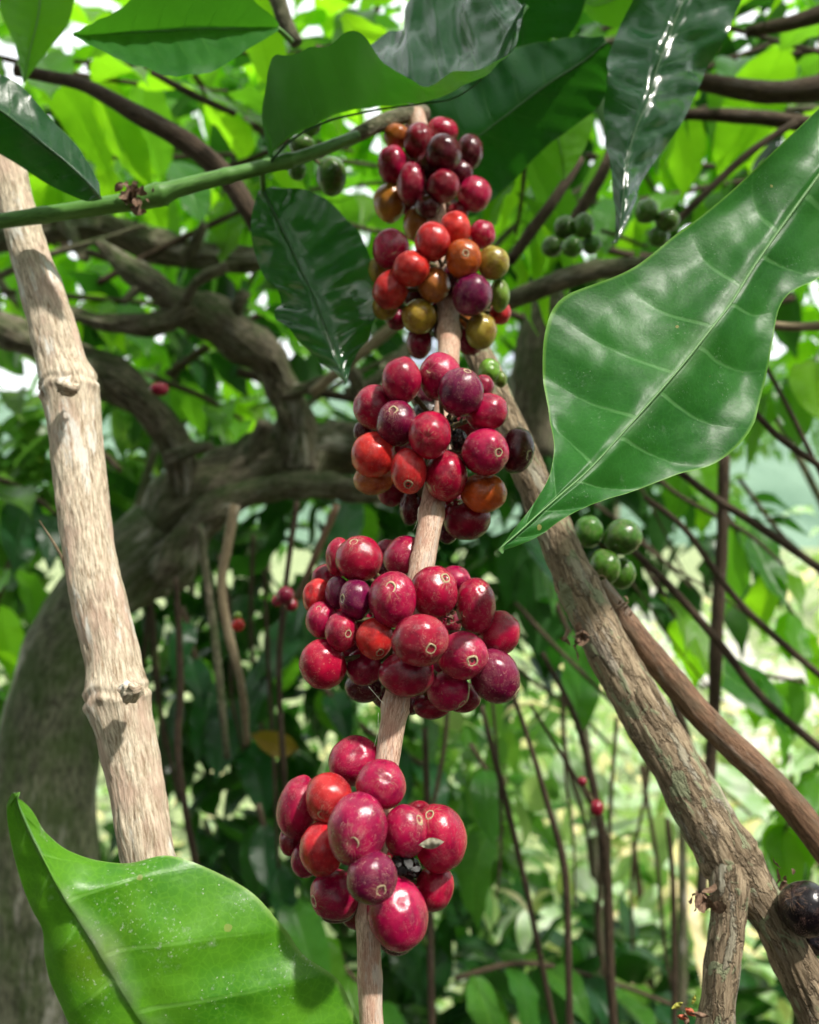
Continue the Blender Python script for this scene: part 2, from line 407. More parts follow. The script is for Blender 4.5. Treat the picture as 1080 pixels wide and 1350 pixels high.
M['leaf_med'] = leaf_mat('leaf_med', (.018, .095, .018), (.034, .135, .024), (.06, .17, .035), (.10, .42, .015), .30, .33, N=9, K=.8, dust=.1, spec=.36)
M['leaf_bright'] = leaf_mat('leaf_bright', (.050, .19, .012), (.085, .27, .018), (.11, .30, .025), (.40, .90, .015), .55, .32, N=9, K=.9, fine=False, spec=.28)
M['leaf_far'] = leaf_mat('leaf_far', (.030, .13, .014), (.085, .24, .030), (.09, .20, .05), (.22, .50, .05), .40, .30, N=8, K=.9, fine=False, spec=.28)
M['leaf_sunlit'] = leaf_mat('leaf_sunlit', (.42, .68, .30), (.84, .93, .74), (.30, .52, .16), (.66, .90, .24), .40, .35, N=8, K=.9, fine=False)  # leaf colour whitened to stand in for blown-out sunlight
M['leaf_shade'] = leaf_mat('leaf_shade', (.008, .042, .010), (.020, .075, .015), (.03, .09, .02), (.07, .30, .015), .26, .28, N=8, K=.9, fine=False, spec=.28)  # leaf green darkened, shade of the thicket put into the colour
M['leaf_yellow'] = leaf_mat('leaf_yellow', (.16, .12, .01), (.24, .19, .015), (.2, .15, .02), (.3, .25, .02), .4, .4, N=8, K=.9, fine=False)
M['bark_pale'] = bark_mat('bark_pale', (.90, .78, .60), (.34, .235, .145), pink=(.64, .44, .34), pale_patch=.95, lichen=None)
M['bark_stem'] = bark_mat('bark_stem', (.80, .60, .45), (.32, .15, .095), pink=(.50, .26, .18), scale=2.2, fib=.6, rough=.42, pale_patch=.5)
M['bark_fork'] = bark_mat('bark_fork', (.50, .39, .26), (.17, .115, .065), lichen=(.32, .36, .21), pale_patch=.5, flake=True)
M['bark_brown'] = bark_mat('bark_brown', (.30, .17, .10), (.10, .05, .028), fib=.8, pale_patch=.2, rough=.55, pink=(.13, .10, .06))
M['bark_old'] = bark_mat('bark_old', (.30, .26, .18), (.045, .036, .024), moss=(.055, .10, .02), scale=.30, pale_patch=.8, iso=True)
M['bark_moss'] = bark_mat('bark_moss', (.26, .27, .17), (.05, .05, .03), moss=(.06, .115, .02), scale=.28, pale_patch=.7, iso=True)
M['bark_twig'] = bark_mat('bark_twig', (.11, .075, .045), (.035, .023, .015), scale=.8, pale_patch=.1)
M['bark_light'] = bark_mat('bark_light', (.40, .32, .2), (.2, .14, .08), scale=.8, pale_patch=.3)
M['green_stem'] = bark_mat('green_stem', (.13, .30, .06), (.09, .22, .045), scale=1.2, fib=.2, rough=.45)
M['dry'] = simple_mat('dry_bract', (.10, .05, .03), (.30, .19, .12), 700)
M['dryleaf'] = simple_mat('dry_leaf_scrap', (.30, .27, .19), (.46, .42, .32), 900)
M['black'] = simple_mat('black_fruit', (.012, .012, .012), (.05, .048, .045), 900, .55)
M['bud'] = simple_mat('bud_yellow', (.45, .42, .06), (.30, .32, .05), 900, .6)
M['budred'] = simple_mat('bud_red', (.42, .06, .03), (.5, .16, .06), 900, .6)
M['white'] = simple_mat('dropping_white', (.6, .6, .55), (.75, .75, .7), 900, .8)
M['thread'] = simple_mat('silk_thread', (.5, .48, .42), (.6, .58, .5), 900, .7)
M['grass'] = simple_mat('meadow', (.05, .10, .02), (.42, .58, .28), 6, .9, .6, .03, 8)
M['soil'] = simple_mat('pale_earth', (.42, .40, .33), (.62, .60, .52), 3, .9, .4, .02)
M['hill'] = simple_mat('wooded_hill', (.09, .17, .11), (.17, .27, .19), .05, .95, .9, 3, 8)

# ------------------------------------------------------------------ leaves
def leaf_grid(rows, n=56, nv=11, quilt=.0008, N=9.5, K=.5, wave=.0, wf=5, camber=.0, seed=0, edge_curl=0.0):
    """rows: list of (Left, Mid, Right) world Vectors -> mesh arrays"""
    Lr = catmull([list(r[0]) for r in rows], 12); Mr = catmull([list(r[1]) for r in rows], 12); Rr = catmull([list(r[2]) for r in rows], 12)
    k = len(Mr); t = np.linspace(0, k - 1, n)
    f = lambda A: np.stack([np.interp(t, np.arange(k), A[:, c]) for c in range(3)], 1)
    Lr, Mr, Rr = f(Lr), f(Mr), f(Rr)
    vs = np.linspace(-1, 1, 2 * nv + 1)
    G = np.zeros((n, 2 * nv + 1, 3))
    for j, v in enumerate(vs):
        E = Lr if v < 0 else Rr
        G[:, j] = Mr + (E - Mr) * abs(v)
    dU = np.gradient(G, axis=0); 
    ac = (Rr - Lr)[:, None, :] * np.ones((1, 2 * nv + 1, 1))
    Nn = np.cross(ac, dU); ln = np.linalg.norm(Nn, axis=2, keepdims=True); Nn = Nn / np.maximum(ln, 1e-12)
    width = np.linalg.norm(Rr - Lr, axis=1)[:, None]; wn = width / width.max()
    U = np.linspace(0, 1, n)[:, None] * np.ones((1, 2 * nv + 1)); V = vs[None, :] * np.ones((n, 1)); av = np.abs(V)
    w = U * N - av ** 1.35 * K + (V > 0) * .42
    ph = (w % 1.0)
    d = np.sin(np.pi * ((ph) % 1.0))                 # 0 at the vein line (fract = 0 or 1)
    disp = quilt * (np.abs(d) ** .8 - .5) * np.clip(av * 2.2, 0, 1) * (1 - av ** 4 * .6)
    disp += camber * np.sin(np.pi * av) * wn
    disp -= quilt * .9 * np.exp(-(av * 14) ** 2)
    rr = random.Random(seed); p1, p2 = rr.uniform(0, 6), rr.uniform(0, 6)
    disp += wave * av ** 2.5 * (np.sin(U * wf * 6.28 + p1 + (V > 0) * p2) + .45 * np.sin(U * wf * 14.1 + p2)) * wn
    disp += edge_curl * av ** 6 * wn
    for i in range(n):
        for j in range(2 * nv + 1):
            disp[i, j] += quilt * (1.6 * noise.noise(Vector(G[i, j]) * 45 + Vector((seed, 0, 0))) + .35 * noise.noise(Vector(G[i, j]) * 160 + Vector((seed, 0, 0))))
    G = G + Nn * disp[..., None]
    idx = np.arange(n * (2 * nv + 1)).reshape(n, -1)
    F4 = np.stack([idx[:-1, :-1], idx[1:, :-1], idx[1:, 1:], idx[:-1, 1:]], -1).reshape(-1, 4)
    uv = np.stack([U.ravel(), (V.ravel() + 1) / 2], 1)
    return G.reshape(-1, 3), F4, uv

def hero_leaf(name, rows, dep, mat, label, flip=False, group=None, cat='leaf', petiole=None, **k):
    """rows: pixel triples; dep(i, side) -> depth"""
    n = len(rows)
    wr = [[W(*rows[i][s], dep(i / (n - 1), s - 1)) for s in range(3)] for i in range(n)]
    V, F4, uv = leaf_grid(wr, **k)
    ctr = V[F4].mean(1); ff = V[F4]; nn = np.cross(ff[:, 1] - ff[:, 0], ff[:, 3] - ff[:, 0])
    sel = uv[F4[:, 0], 1] > .5 if flip else np.ones(len(F4), bool)
    facing = ((np.array(cam.location) - ctr) * nn).sum(1)[sel].sum() > 0
    if facing == flip: F4 = F4[:, ::-1]
    # orient so the upper side faces the camera unless flipped
    me = mesh_from(V, F4, True, {'var': np.zeros(len(V))}, uv)
    base = wr[-1][1]
    root = empty(name, base, label, cat, group)
    link('blade', me, mat, root, base)
    # raised midrib
    mid = [(wr[i][1], .0006 * (.3 + .7 * i / (n - 1))) for i in range(0, n)]
    nrm = (W(540, 675, .1) - W(540, 675, .2)).normalized()
    mid = [(p - nrm * .0004, r) for p, r in mid]
    link('midrib', tube(mid, sides=8, step=.003), M['rib_' + ('d' if mat in (M['leaf_dark'], M['leaf_gloss']) else 'l')], root, base)
    if petiole:
        pp = [(base, .0011)] + [(W(x, y, d), .0013) for x, y, d in petiole]
        link('petiole', tube(pp, sides=8, step=.003), M['green_stem'], root, base)
    return root
M['rib_l'] = simple_mat('midrib_light', (.12, .27, .08), (.16, .33, .11), 900, .55)
M['rib_d'] = simple_mat('midrib_dark', (.03, .09, .03), (.045, .12, .035), 900, .75)

def unit_leaf(seed, n=14, nv=4, curl=.25, fold=.18, quilt=.006, wave=.018, half=.19):
    """a coffee leaf of length 1 along +Y, upper side +Z, base at origin; returns rows->arrays"""
    rr = random.Random(seed); rows = []
    ts = np.linspace(0, 1, 9)
    tw = rr.uniform(-.3, .3)
    for t in ts:
        w = half * (math.sin(math.pi * min(1, t ** .82)) ** .8) * (1 - .35 * t) * 1.25
        if t > .82: w = half * .55 * ((1 - t) / .18) ** 1.3 * .45
        w = max(w, .002)
        z = -curl * t * t + .06 * math.sin(t * 5 + seed)
        x = .05 * math.sin(t * 3 + seed * 2)
        dz = fold * w + 0
        a = tw * t
        rows.append((Vector((x - w, t, z + dz - a * w)), Vector((x, t, z)), Vector((x + w, t, z + dz + a * w))))
    return leaf_grid(rows, n=n, nv=nv, quilt=quilt, N=9, K=.9, wave=wave, wf=rr.uniform(2, 4), seed=seed)

LEAF = []
for s in range(7):
    V, F4, uv = unit_leaf(s, n=26, nv=6, curl=.12 + .09 * (s % 4), fold=.15 + .12 * (s % 3))
    # top side should be +Z
    p = V[F4[40]]; nz = np.cross(p[1] - p[0], p[3] - p[0])[2]
    if nz < 0: F4 = F4[:, ::-1]
    LEAF.append((V, F4, uv))
LEAFLO = []
for s in range(6):
    V, F4, uv = unit_leaf(s + 20, n=7, nv=1, curl=.1 + .12 * (s % 4), fold=.2 + .1 * (s % 3), quilt=0, wave=.01)
    p = V[F4[4]]; nz = np.cross(p[1] - p[0], p[3] - p[0])[2]
    if nz < 0: F4 = F4[:, ::-1]
    LEAFLO.append((V, F4, uv))
LEAF_ME = {}
def leaf_me(i, mat):
    key = (i, mat.name)
    if key not in LEAF_ME:
        V, F4, uv = LEAF[i]
        me = mesh_from(V, F4, True, {'var': np.full(len(V), 0.)}, uv); me.materials.append(mat); me.name = 'leaf'
        LEAF_ME[key] = me
    return LEAF_ME[key]

def basis(yd, up):
    y = Vector(yd).normalized(); x = y.cross(Vector(up))
    if x.length < 1e-4: x = y.cross(Vector((1, 0, 0)))
    x.normalize(); z = x.cross(y)
    return Matrix((x, y, z)).transposed()

def put_leaf(parent, pos, yd, up, length, mat, name='leaf'):
    o = bpy.data.objects.new(name, leaf_me(rng.randrange(7), mat)); col.objects.link(o)
    o.rotation_mode = 'QUATERNION'; o.rotation_quaternion = basis(yd, up).to_quaternion()
    o.scale = (length, length, length)
    if parent: o.parent = parent; o.location = Vector(pos) - world_loc(parent)
    else: o.location = pos
    return o

def leafy_branch(pp, pairs, length, mats, label, group, droop=.35, twig_mat=None, tilt=0.0, name='leafy_branch', side_vec=None, end=True):
    """pp: (px,py,depth,halfwidth); leaves in opposite pairs along it"""
    pts = [(W(x, y, d), hw * d / F) for x, y, d, hw in pp]
    root = empty(name, pts[0][0], label, 'branch', group)
    link('twig', tube(pts, sides=8, step=.01), twig_mat or M['bark_twig'], root, pts[0][0])
    C = catmull([list(p) for p, _ in pts], 12)
    for k in range(pairs):
        t = (k + .6) / pairs
        i = min(len(C) - 2, int(t * (len(C) - 1)))
        P = Vector(C[i]); T = (Vector(C[i + 1]) - P).normalized()
        S = T.cross(Vector((0, 0, 1)))
        if S.length < .2: S = Vector((1, .3, 0))
        S.normalize()
        if side_vec: S = Vector(side_vec).normalized()
        for sg in (-1, 1):
            if rng.random() < .12: continue
            dr = droop * rng.uniform(.4, 1.5)
            d = S * sg * rng.uniform(.7, 1.1) + T * rng.uniform(.25, .8) + Vector((0, 0, -dr)) + Vector([rng.uniform(-.2, .2) for _ in range(3)])
            up = Vector((rng.uniform(-.35, .35) , rng.uniform(-.4, .2) - tilt, 1))
            put_leaf(root, P, d, up, length * rng.uniform(.7, 1.15), rng.choice(mats))
    if end:
        P = Vector(C[-1]); T = (P - Vector(C[-3])).normalized()
        put_leaf(root, P, T + Vector((0, 0, -droop)), (0, -tilt, 1), length * .8, rng.choice(mats))
    return root

def crown_mesh(centres, count, length, seed, spread_dir=None, droop=.4):
    """centres: list of (Vector, radius). many small leaves; one mesh"""
    r = np.random.RandomState(seed)
    Vs, Fs, UVs, var = [], [], [], []
    off = 0
    vol = np.array([c[1] ** 2 for c in centres]); vol = vol / vol.sum()
    for _ in range(count):
        ci = r.choice(len(centres), p=vol); c, rad = centres[ci]
        d = r.normal(size=3); d /= np.linalg.norm(d)
        rr_ = rad * (r.uniform(.25, 1.0) ** .5)
        pos = np.array(c) + d * rr_ * np.array([1, 1, .8])
        y = Vector(d * .8 + r.normal(size=3) * .45 + np.array([0, 0, -droop]))
        up = Vector((r.normal() * .45, r.normal() * .45, 1))
        B = np.array(basis(y, up))
        V, F4, uv = LEAFLO[r.randint(6)]
        s = length * r.uniform(.6, 1.2)
        Vs.append((V * s) @ B.T + pos); Fs.append(F4 + off); UVs.append(uv); off += len(V)
        var.append(np.full(len(V), r.uniform(0, 1)))
    return mesh_from(np.vstack(Vs), np.vstack(Fs), True, {'var': np.concatenate(var)}, np.vstack(UVs))

# ------------------------------------------------------------------ cherries
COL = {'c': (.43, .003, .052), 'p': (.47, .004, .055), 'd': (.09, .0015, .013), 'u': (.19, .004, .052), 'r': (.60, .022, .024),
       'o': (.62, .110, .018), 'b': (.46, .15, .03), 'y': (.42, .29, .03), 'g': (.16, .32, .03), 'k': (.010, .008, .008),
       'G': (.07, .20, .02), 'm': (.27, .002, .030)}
def cherry(parent, px, py, rx, ry, d, colr, cal=None, tilt=0, seed=0, anchor=None, label=None, shrivel=0.0, name='cherry'):
    c = W(px, py, d)
    ax, ay = rx * d / F, ry * d / F; az = (ax + ay) / 2
    nth, nph = 36, 48
    # pole direction in camera space
    if cal is not None:
        a, b = (cal[0] - px) / rx, (cal[1] - py) / ry
        q = a * a + b * b
        if q > .96: s = math.sqrt(.96 / q); a *= s; b *= s; q = .96
        pole = Vector((a, -b, math.sqrt(1 - q)))
    else:
        pole = Vector((rng.uniform(-.6, .6), rng.uniform(-1, .1), -rng.uniform(.1, .6))).normalized()
    Rp = np.array(basis(pole.cross(Vector((.3, 1, .2))), pole))      # z -> pole
    off = Vector((seed * 3.7, seed * 1.9, 5))
    th = np.linspace(0, math.pi, nth + 1); ph = np.linspace(0, 2 * math.pi, nph, endpoint=False)
    # denser rings near the calyx
    th = math.pi * (np.linspace(0, 1, nth + 1) ** 1.35)
    U = []; Bp = []
    for t in th:
        for p in ph:
            v = Vector((math.sin(t) * math.cos(p), math.sin(t) * math.sin(p), math.cos(t)))
            r = 1 + .060 * noise.noise(v * 1.3 + off) + .012 * noise.noise(v * 2.6 + off) + .010 * noise.noise(v * 4 + off)
            r -= .055 * math.exp(-(t / .17) ** 2)
            r += .012 * math.exp(-((t - .30) / .10) ** 2)
            r -= .10 * math.exp(-((math.pi - t) / .25) ** 2)
            if shrivel: r += shrivel * (noise.noise(v * 3.2 + off) * .5 - abs(noise.noise(v * 6 + off)) * .5)
            U.append((v.x * r, v.y * r, v.z * r)); Bp.append(tuple(v))
    U = np.array(U) @ Rp.T                      # into camera space, unit
    tl = R(tilt); Rt = np.array([[math.cos(tl), -math.sin(tl), 0], [math.sin(tl), math.cos(tl), 0], [0, 0, 1]])
    Sc = Rt @ np.diag([ax, ay, az]) @ Rt.T
    tocam = np.array(CR) @ Sc
    V = U @ tocam.T
    idx = np.arange((nth + 1) * nph).reshape(nth + 1, nph)
    a_, b_ = idx[:-1], idx[1:]
    F4 = np.stack([a_, b_, np.roll(b_, -1, 1), np.roll(a_, -1, 1)], -1).reshape(-1, 4)
    me = mesh_from(V, F4, True, {'bpos': np.array(Bp)})
    o = bpy.data.objects.new(name, me); me.name = 'cherry'; col.objects.link(o); me.materials.append(M['cherry'])
    o.parent = parent; o.location = c - world_loc(parent)
    j = 1 + rng.uniform(-.14, .14)
    cc = COL[colr]; j *= 1 + .0 * min(1, max(0, (d - .37) / .06)) * (colr in 'crmudoyb'); o.color = (cc[0] * j, cc[1] * j * rng.uniform(.8, 1.3), cc[2] * j * rng.uniform(.7, 1.35), .15 if colr == 'k' else rng.uniform(.5, 1.8) if colr in 'cudp' else .5)
    if label: o['label'] = label
    if cal is not None:
        # ring scar at the pole: lumpy annulus + sunken centre nub
        ns, nr = 28, 10
        prof = [(.0, -.030), (.030, -.012), (.050, -.030), (.075, -.044), (.105, -.030), (.122, .000), (.140, .014), (.162, .012), (.182, -.004), (.205, -.022)]
        k1 = rng.uniform(.95, 1.38); e1 = rng.uniform(.8, 1.2); wamp = rng.uniform(.08, .3)
        VV = []; 
        for (pr, pz) in prof:
            for q in range(ns):
                aa = q / ns * 2 * math.pi
                wob = (e1 if q % 14 > 6 else 1 / e1) ** .0 * 1 + wamp * noise.noise(Vector((math.cos(aa) * 1.2, math.sin(aa) * 1.2, seed))) + .05 * noise.noise(Vector((math.cos(aa) * 4, math.sin(aa) * 4, seed)))
                rad = pr * k1 * wob
                zz = math.sqrt(max(0, 1 - rad * rad)) - .042 * math.exp(-(rad / .17) ** 2) + pz * .9 + .006 * noise.noise(Vector((math.cos(aa) * 5, math.sin(aa) * 5, pr * 30 + seed)))
                VV.append((rad * math.cos(aa), rad * math.sin(aa), zz))
        VV = (np.array(VV) @ Rp.T) @ tocam.T
        ix = np.arange(len(prof) * ns).reshape(len(prof), ns)
        fa, fb = ix[:-1], ix[1:]
        FF = np.stack([fa, fb, np.roll(fb, -1, 1), np.roll(fa, -1, 1)], -1).reshape(-1, 4)
        cm = mesh_from(VV, FF, True); cm.name = 'calyx'
        cm.materials.append(M['calyx']); cm.materials.append(M['calyx_dark'])
        mi = np.zeros(len(cm.polygons), dtype=np.int32); mi[:ns * (5 if rng.random() < .75 else 3)] = 1
        if colr in 'kd' and rng.random() < .6: mi[:] = 1
        cm.polygons.foreach_set('material_index', mi)
        co = bpy.data.objects.new('calyx', cm); col.objects.link(co); co.parent = o
    if anchor is not None:
        st = tube([((anchor - c) * .97, .0011), ((anchor - c) * .6, .0009), (Vector((0, 0, 0)), .0011)], sides=6, step=.003)
        st.name = 'stalk'; st.materials.append(M['stalk'])
        so = bpy.data.objects.new('stalk', st); col.objects.link(so); so.parent = o
    return o

def solve_depths(B, D, gap=.0055, slack=.88, lo=-.040, hi=.046, stem=None):
    """B: [px,py,rx,ry,layer]; returns depths so overlapping fruit sit in front of one another without clipping"""
    n = len(B); mid = sum(b[4] for b in B) / n
    z = [D - (b[4] - mid) * gap for b in B]
    for it in range(200):
        mv = 0
        for i in range(n):
            for j in range(i + 1, n):
                di = D / F
                dx = (B[i][0] - B[j][0]) * di; dy = (B[i][1] - B[j][1]) * di
                ri = (B[i][2] + B[i][3]) / 2 * di; rj = (B[j][2] + B[j][3]) / 2 * di
                need = ((ri + rj) * slack) ** 2 - dx * dx - dy * dy
                if need <= 0: continue
                need = math.sqrt(need)
                s = 1 if (B[i][4] > B[j][4] or (B[i][4] == B[j][4] and z[i] <= z[j])) else -1
                cur = (z[j] - z[i]) * s
                if cur < need:
                    e = (need - cur) * .25
                    z[i] -= e * s; z[j] += e * s; mv = max(mv, e)
        z = [min(D + hi, max(D + lo, q)) for q in z]
        if stem:
            ys = [p[1] for p in STEM]
            for i in range(n):
                sx = np.interp(B[i][1], ys, [p[0] for p in STEM]); sd_ = float(np.interp(B[i][1], ys, [p[2] for p in STEM]))
                ri = (B[i][2] + B[i][3]) / 2
                dx = abs(B[i][0] - sx)
                if dx < ri + 12:
                    nd = math.sqrt(max(0, (ri + 13) ** 2 - dx * dx)) * D / F * .9
                    if B[i][4] >= 2: z[i] = min(z[i], sd_ - nd)
                    else: z[i] = max(z[i], sd_ + nd)
        if mv < 1e-5: break
    return z

CLG = 'clusters of coffee cherries up the drooping stem'
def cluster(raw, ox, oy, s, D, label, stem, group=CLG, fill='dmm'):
    """raw: (X,Y,RX,RY,layer,colour,calyx|None,tilt,shrivel) in crop pixels; s = crop scale"""
    B = [(ox + b[0] / s, oy + b[1] / s, b[2] / s * 1.045, b[3] / s * 1.045, b[4]) for b in raw]
    # filler fruit added on the far side of the stem to darken see-through gaps
    raw = list(raw); r7 = random.Random(int(D * 1000)); rm = sum(b[2] + b[3] for b in B) / (2 * len(B))
    cx0 = sum(b[0] for b in B) / len(B); cy0 = sum(b[1] for b in B) / len(B)
    for _ in range(9):
        best = None
        for q in range(260):
            i, j = r7.sample(range(len(B)), 2); f = r7.uniform(.3, .7)
            if math.hypot(B[i][0] - B[j][0], B[i][1] - B[j][1]) > rm * 4.2: continue
            x, y = B[i][0] + (B[j][0] - B[i][0]) * f, B[i][1] + (B[j][1] - B[i][1]) * f
            m_ = min(math.hypot(x - b[0], y - b[1]) - (b[2] + b[3]) / 2 for b in B)
            if best is None or m_ > best[0]: best = (m_, x, y)
        if best is None or best[0] < 1.0: break
        rr = rm * r7.uniform(.7, .9)
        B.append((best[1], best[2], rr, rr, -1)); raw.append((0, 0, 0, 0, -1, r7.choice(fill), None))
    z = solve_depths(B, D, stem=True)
    cx = sum(b[0] for b in B) / len(B); cy = sum(b[1] for b in B) / len(B)
    root = empty('cherry_cluster', W(cx, cy, D), label, 'fruit cluster', group)
    for k, b in enumerate(raw):
        cal = b[6]; cal = (ox + cal[0] / s, oy + cal[1] / s) if cal else None
        # anchor on the stem at the nearest height
        yy = min(max(B[k][1], cy - 25), cy + 25)
        an = stem(yy)
        lab = {'g': 'green unripe cherry', 'o': 'orange half-ripe cherry', 'y': 'yellow-green half-ripe cherry', 'b': 'orange-brown half-ripe cherry', 'k': 'black shrivelled cherry', 'G': None}.get(b[5])
        cherry(root, B[k][0], B[k][1], B[k][2], B[k][3], z[k], b[5], cal, b[7] if len(b) > 7 else 0, seed=k + int(D * 1000), anchor=an, label=lab, shrivel=b[8] if len(b) > 8 else 0)
    return root

STEM = [(548, 150, .470, 12), (566, 220, .455, 13), (580, 320, .435, 13.5), (590, 400, .412, 14.5), (592, 450, .395, 14.5), (585, 560, .345, 15), (567, 690, .315, 16), (545, 800, .300, 16), (520, 940, .282, 16.5), (500, 1080, .268, 16.5), (487, 1200, .258, 15.5), (488, 1300, .252, 16), (493, 1420, .246, 16)]
def stem_at(y):
    ys = [p[1] for p in STEM]
    return W(np.interp(y, ys, [p[0] for p in STEM]), y, float(np.interp(y, ys, [p[2] for p in STEM])))

fb = empty('fruiting_branch', W(*STEM[-1][:3]), 'slender reddish-brown coffee stem carrying the five big cherry clusters, paler between them', 'branch')
link('stem', ptube(STEM, sides=40, step=.0011, rough=.05, rfreq=120, fiber=.00016, nodes=[(W(592, 440, .4), .18, .004), (W(569, 672, .315), .20, .003), (W(518, 930, .283), .2, .003), (W(487, 1212, .257), .2, .003), (W(560, 735, .305), .08, .002), (W(489, 1290, .252), .08, .002)], seed=4), M['bark_stem'], fb, W(*STEM[-1][:3]))

C5 = [(405, 150, 118, 105, 1, 'p', None, 30), (527, 260, 110, 108, 2, 'c', (550, 208)), (290, 320, 106, 110, 2, 'r', (270, 365)), (150, 360, 92, 138, 1, 'c', None, -12),
      (118, 510, 52, 72, 0, 'm', None), (420, 462, 130, 160, 5, 'c', (407, 478), -10), (260, 550, 100, 115, 3, 'r', None), (185, 600, 65, 78, 1, 'm', None),
      (638, 470, 98, 115, 3, 'c', (705, 398)), (795, 500, 118, 150, 2, 'c', (750, 372), 8), (700, 400, 68, 64, 0, 'm', None),
      (485, 680, 112, 116, 6, 'u', (533, 700)), (320, 760, 112, 106, 2, 'c', (222, 765)), (330, 805, 92, 76, 0, 'd', None),
      (602, 845, 132, 162, 4, 'p', None, 18), (605, 935, 92, 92, 1, 'd', None), (770, 730, 86, 104, 1, 'c', None, -20), (650, 640, 58, 50, 1, 'k', None, 0, .25)]
C4 = [(318, 158, 102, 100, 2, 'c', (295, 78)), (225, 150, 56, 86, 1, 'c', None), (525, 155, 98, 94, 1, 'c', (570, 105)), (440, 122, 52, 52, 0, 'm', None),
      (128, 322, 62, 76, 1, 'r', None, -15), (218, 308, 52, 70, 2, 'u', None), (302, 340, 72, 88, 3, 'u', (243, 330)), (465, 340, 103, 122, 4, 'c', (457, 275)),
      (650, 305, 100, 114, 3, 'c', (700, 235)), (740, 250, 70, 58, 0, 'c', None), (835, 365, 86, 120, 2, 'c', (853, 290)), (147, 430, 66, 80, 2, 'c', (140, 372)),
      (238, 482, 72, 85, 3, 'c', (273, 482)), (385, 512, 80, 90, 4, 'r', (413, 567)), (587, 520, 122, 112, 5, 'c', (635, 545)), (938, 488, 92, 98, 1, 'c', None, -20),
      (775, 588, 110, 104, 3, 'c', (815, 598)), (155, 625, 102, 108, 3, 'p', (58, 665), 15), (338, 640, 78, 82, 2, 'm', None), (530, 670, 120, 100, 3, 'm', None),
      (340, 725, 85, 70, 0, 'd', None), (920, 680, 104, 124, 3, 'u', (1008, 748), 30), (712, 745, 92, 85, 2, 'c', (772, 795)), (640, 812, 80, 58, 1, 'm', None),
      (775, 775, 80, 65, 0, 'm', None), (545, 790, 55, 60, 0, 'd', None)]
C3 = [(358, 220, 90, 110, 3, 'c', None), (540, 205, 98, 110, 2, 'c', (490, 178)), (640, 278, 105, 112, 4, 'u', (670, 182)), (745, 255, 50, 60, 0, 'm', None),
      (230, 350, 98, 102, 2, 'c', None), (180, 465, 50, 60, 0, 'd', None), (335, 425, 95, 105, 3, 'u', (318, 370)), (475, 375, 65, 55, 1, 'k', None, 0, .2),
      (492, 480, 98, 110, 5, 'c', (475, 498)), (628, 505, 42, 52, 2, 'k', (650, 505), 0, .2), (765, 375, 98, 86, 3, 'c', None, 20), (757, 560, 108, 110, 4, 'c', (813, 570)),
      (902, 555, 80, 106, 2, 'd', (957, 585), -10), (225, 575, 103, 105, 3, 'r', None), (225, 690, 92, 75, 1, 'b', None), (393, 652, 83, 105, 4, 'r', (390, 720)),
      (568, 675, 100, 118, 4, 'c', (525, 738)), (748, 755, 105, 92, 2, 'o', None), (400, 825, 50, 82, 0, 'd', None), (665, 880, 112, 95, 1, 'm', None), (575, 945, 48, 52, 0, 'd', None)]
C2 = [(415, 632, 82, 86, 1, 'b', None), (575, 655, 74, 80, 2, 'r', None), (705, 680, 62, 65, 1, 'c', None), (272, 750, 86, 92, 2, 'c', (285, 782)), (468, 715, 82, 90, 4, 'r', None),
      (617, 797, 83, 92, 4, 'o', (622, 793)), (757, 815, 72, 78, 3, 'y', None), (368, 843, 88, 80, 4, 'r', None), (208, 850, 42, 60, 0, 'y', None), (475, 920, 75, 80, 2, 'b', None),
      (270, 943, 80, 92, 3, 'r', None, -20), (657, 967, 92, 98, 4, 'u', None), (788, 970, 46, 75, 2, 'g', None), (790, 1052, 50, 55, 0, 'r', None), (407, 1070, 80, 78, 2, 'y', None),
      (245, 1025, 60, 60, 1, 'y', None), (700, 1140, 72, 85, 2, 'y', None), (650, 1190, 60, 62, 0, 'm', None), (562, 895, 58, 68, 2, 'd', None), (540, 1000, 40, 40, 0, 'd', None), (405, 1195, 58, 75, 0, 'm', None)]  # small dark fruit over the stem added to stand in for dark gaps
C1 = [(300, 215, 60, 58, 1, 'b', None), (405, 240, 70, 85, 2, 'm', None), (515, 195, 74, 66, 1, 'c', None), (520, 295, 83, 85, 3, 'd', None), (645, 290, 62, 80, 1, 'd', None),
      (280, 350, 70, 88, 2, 'c', None), (370, 440, 70, 95, 3, 'c', None), (520, 450, 76, 75, 3, 'm', None), (668, 490, 76, 80, 2, 'c', None), (265, 530, 72, 90, 1, 'b', None), (380, 100, 48, 36, 0, 'd', None), (450, 355, 60, 66, 2, 'd', None), (448, 545, 60, 58, 2, 'd', None), (600, 390, 60, 60, 2, 'd', None), (590, 575, 50, 46, 2, 'm', None)]  # last few dark fruit added in place of shadowed gaps before the stem
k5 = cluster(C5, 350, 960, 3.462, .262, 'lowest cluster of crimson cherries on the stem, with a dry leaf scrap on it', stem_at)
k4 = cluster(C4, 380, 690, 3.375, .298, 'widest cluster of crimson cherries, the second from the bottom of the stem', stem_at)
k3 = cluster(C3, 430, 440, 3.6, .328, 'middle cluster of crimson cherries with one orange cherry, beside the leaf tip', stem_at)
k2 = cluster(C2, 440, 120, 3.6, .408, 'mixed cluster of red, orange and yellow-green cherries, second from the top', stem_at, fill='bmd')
k1 = cluster(C1, 440, 120, 3.6, .452, 'topmost shaded cluster of dark red cherries under the overhanging leaves', stem_at)

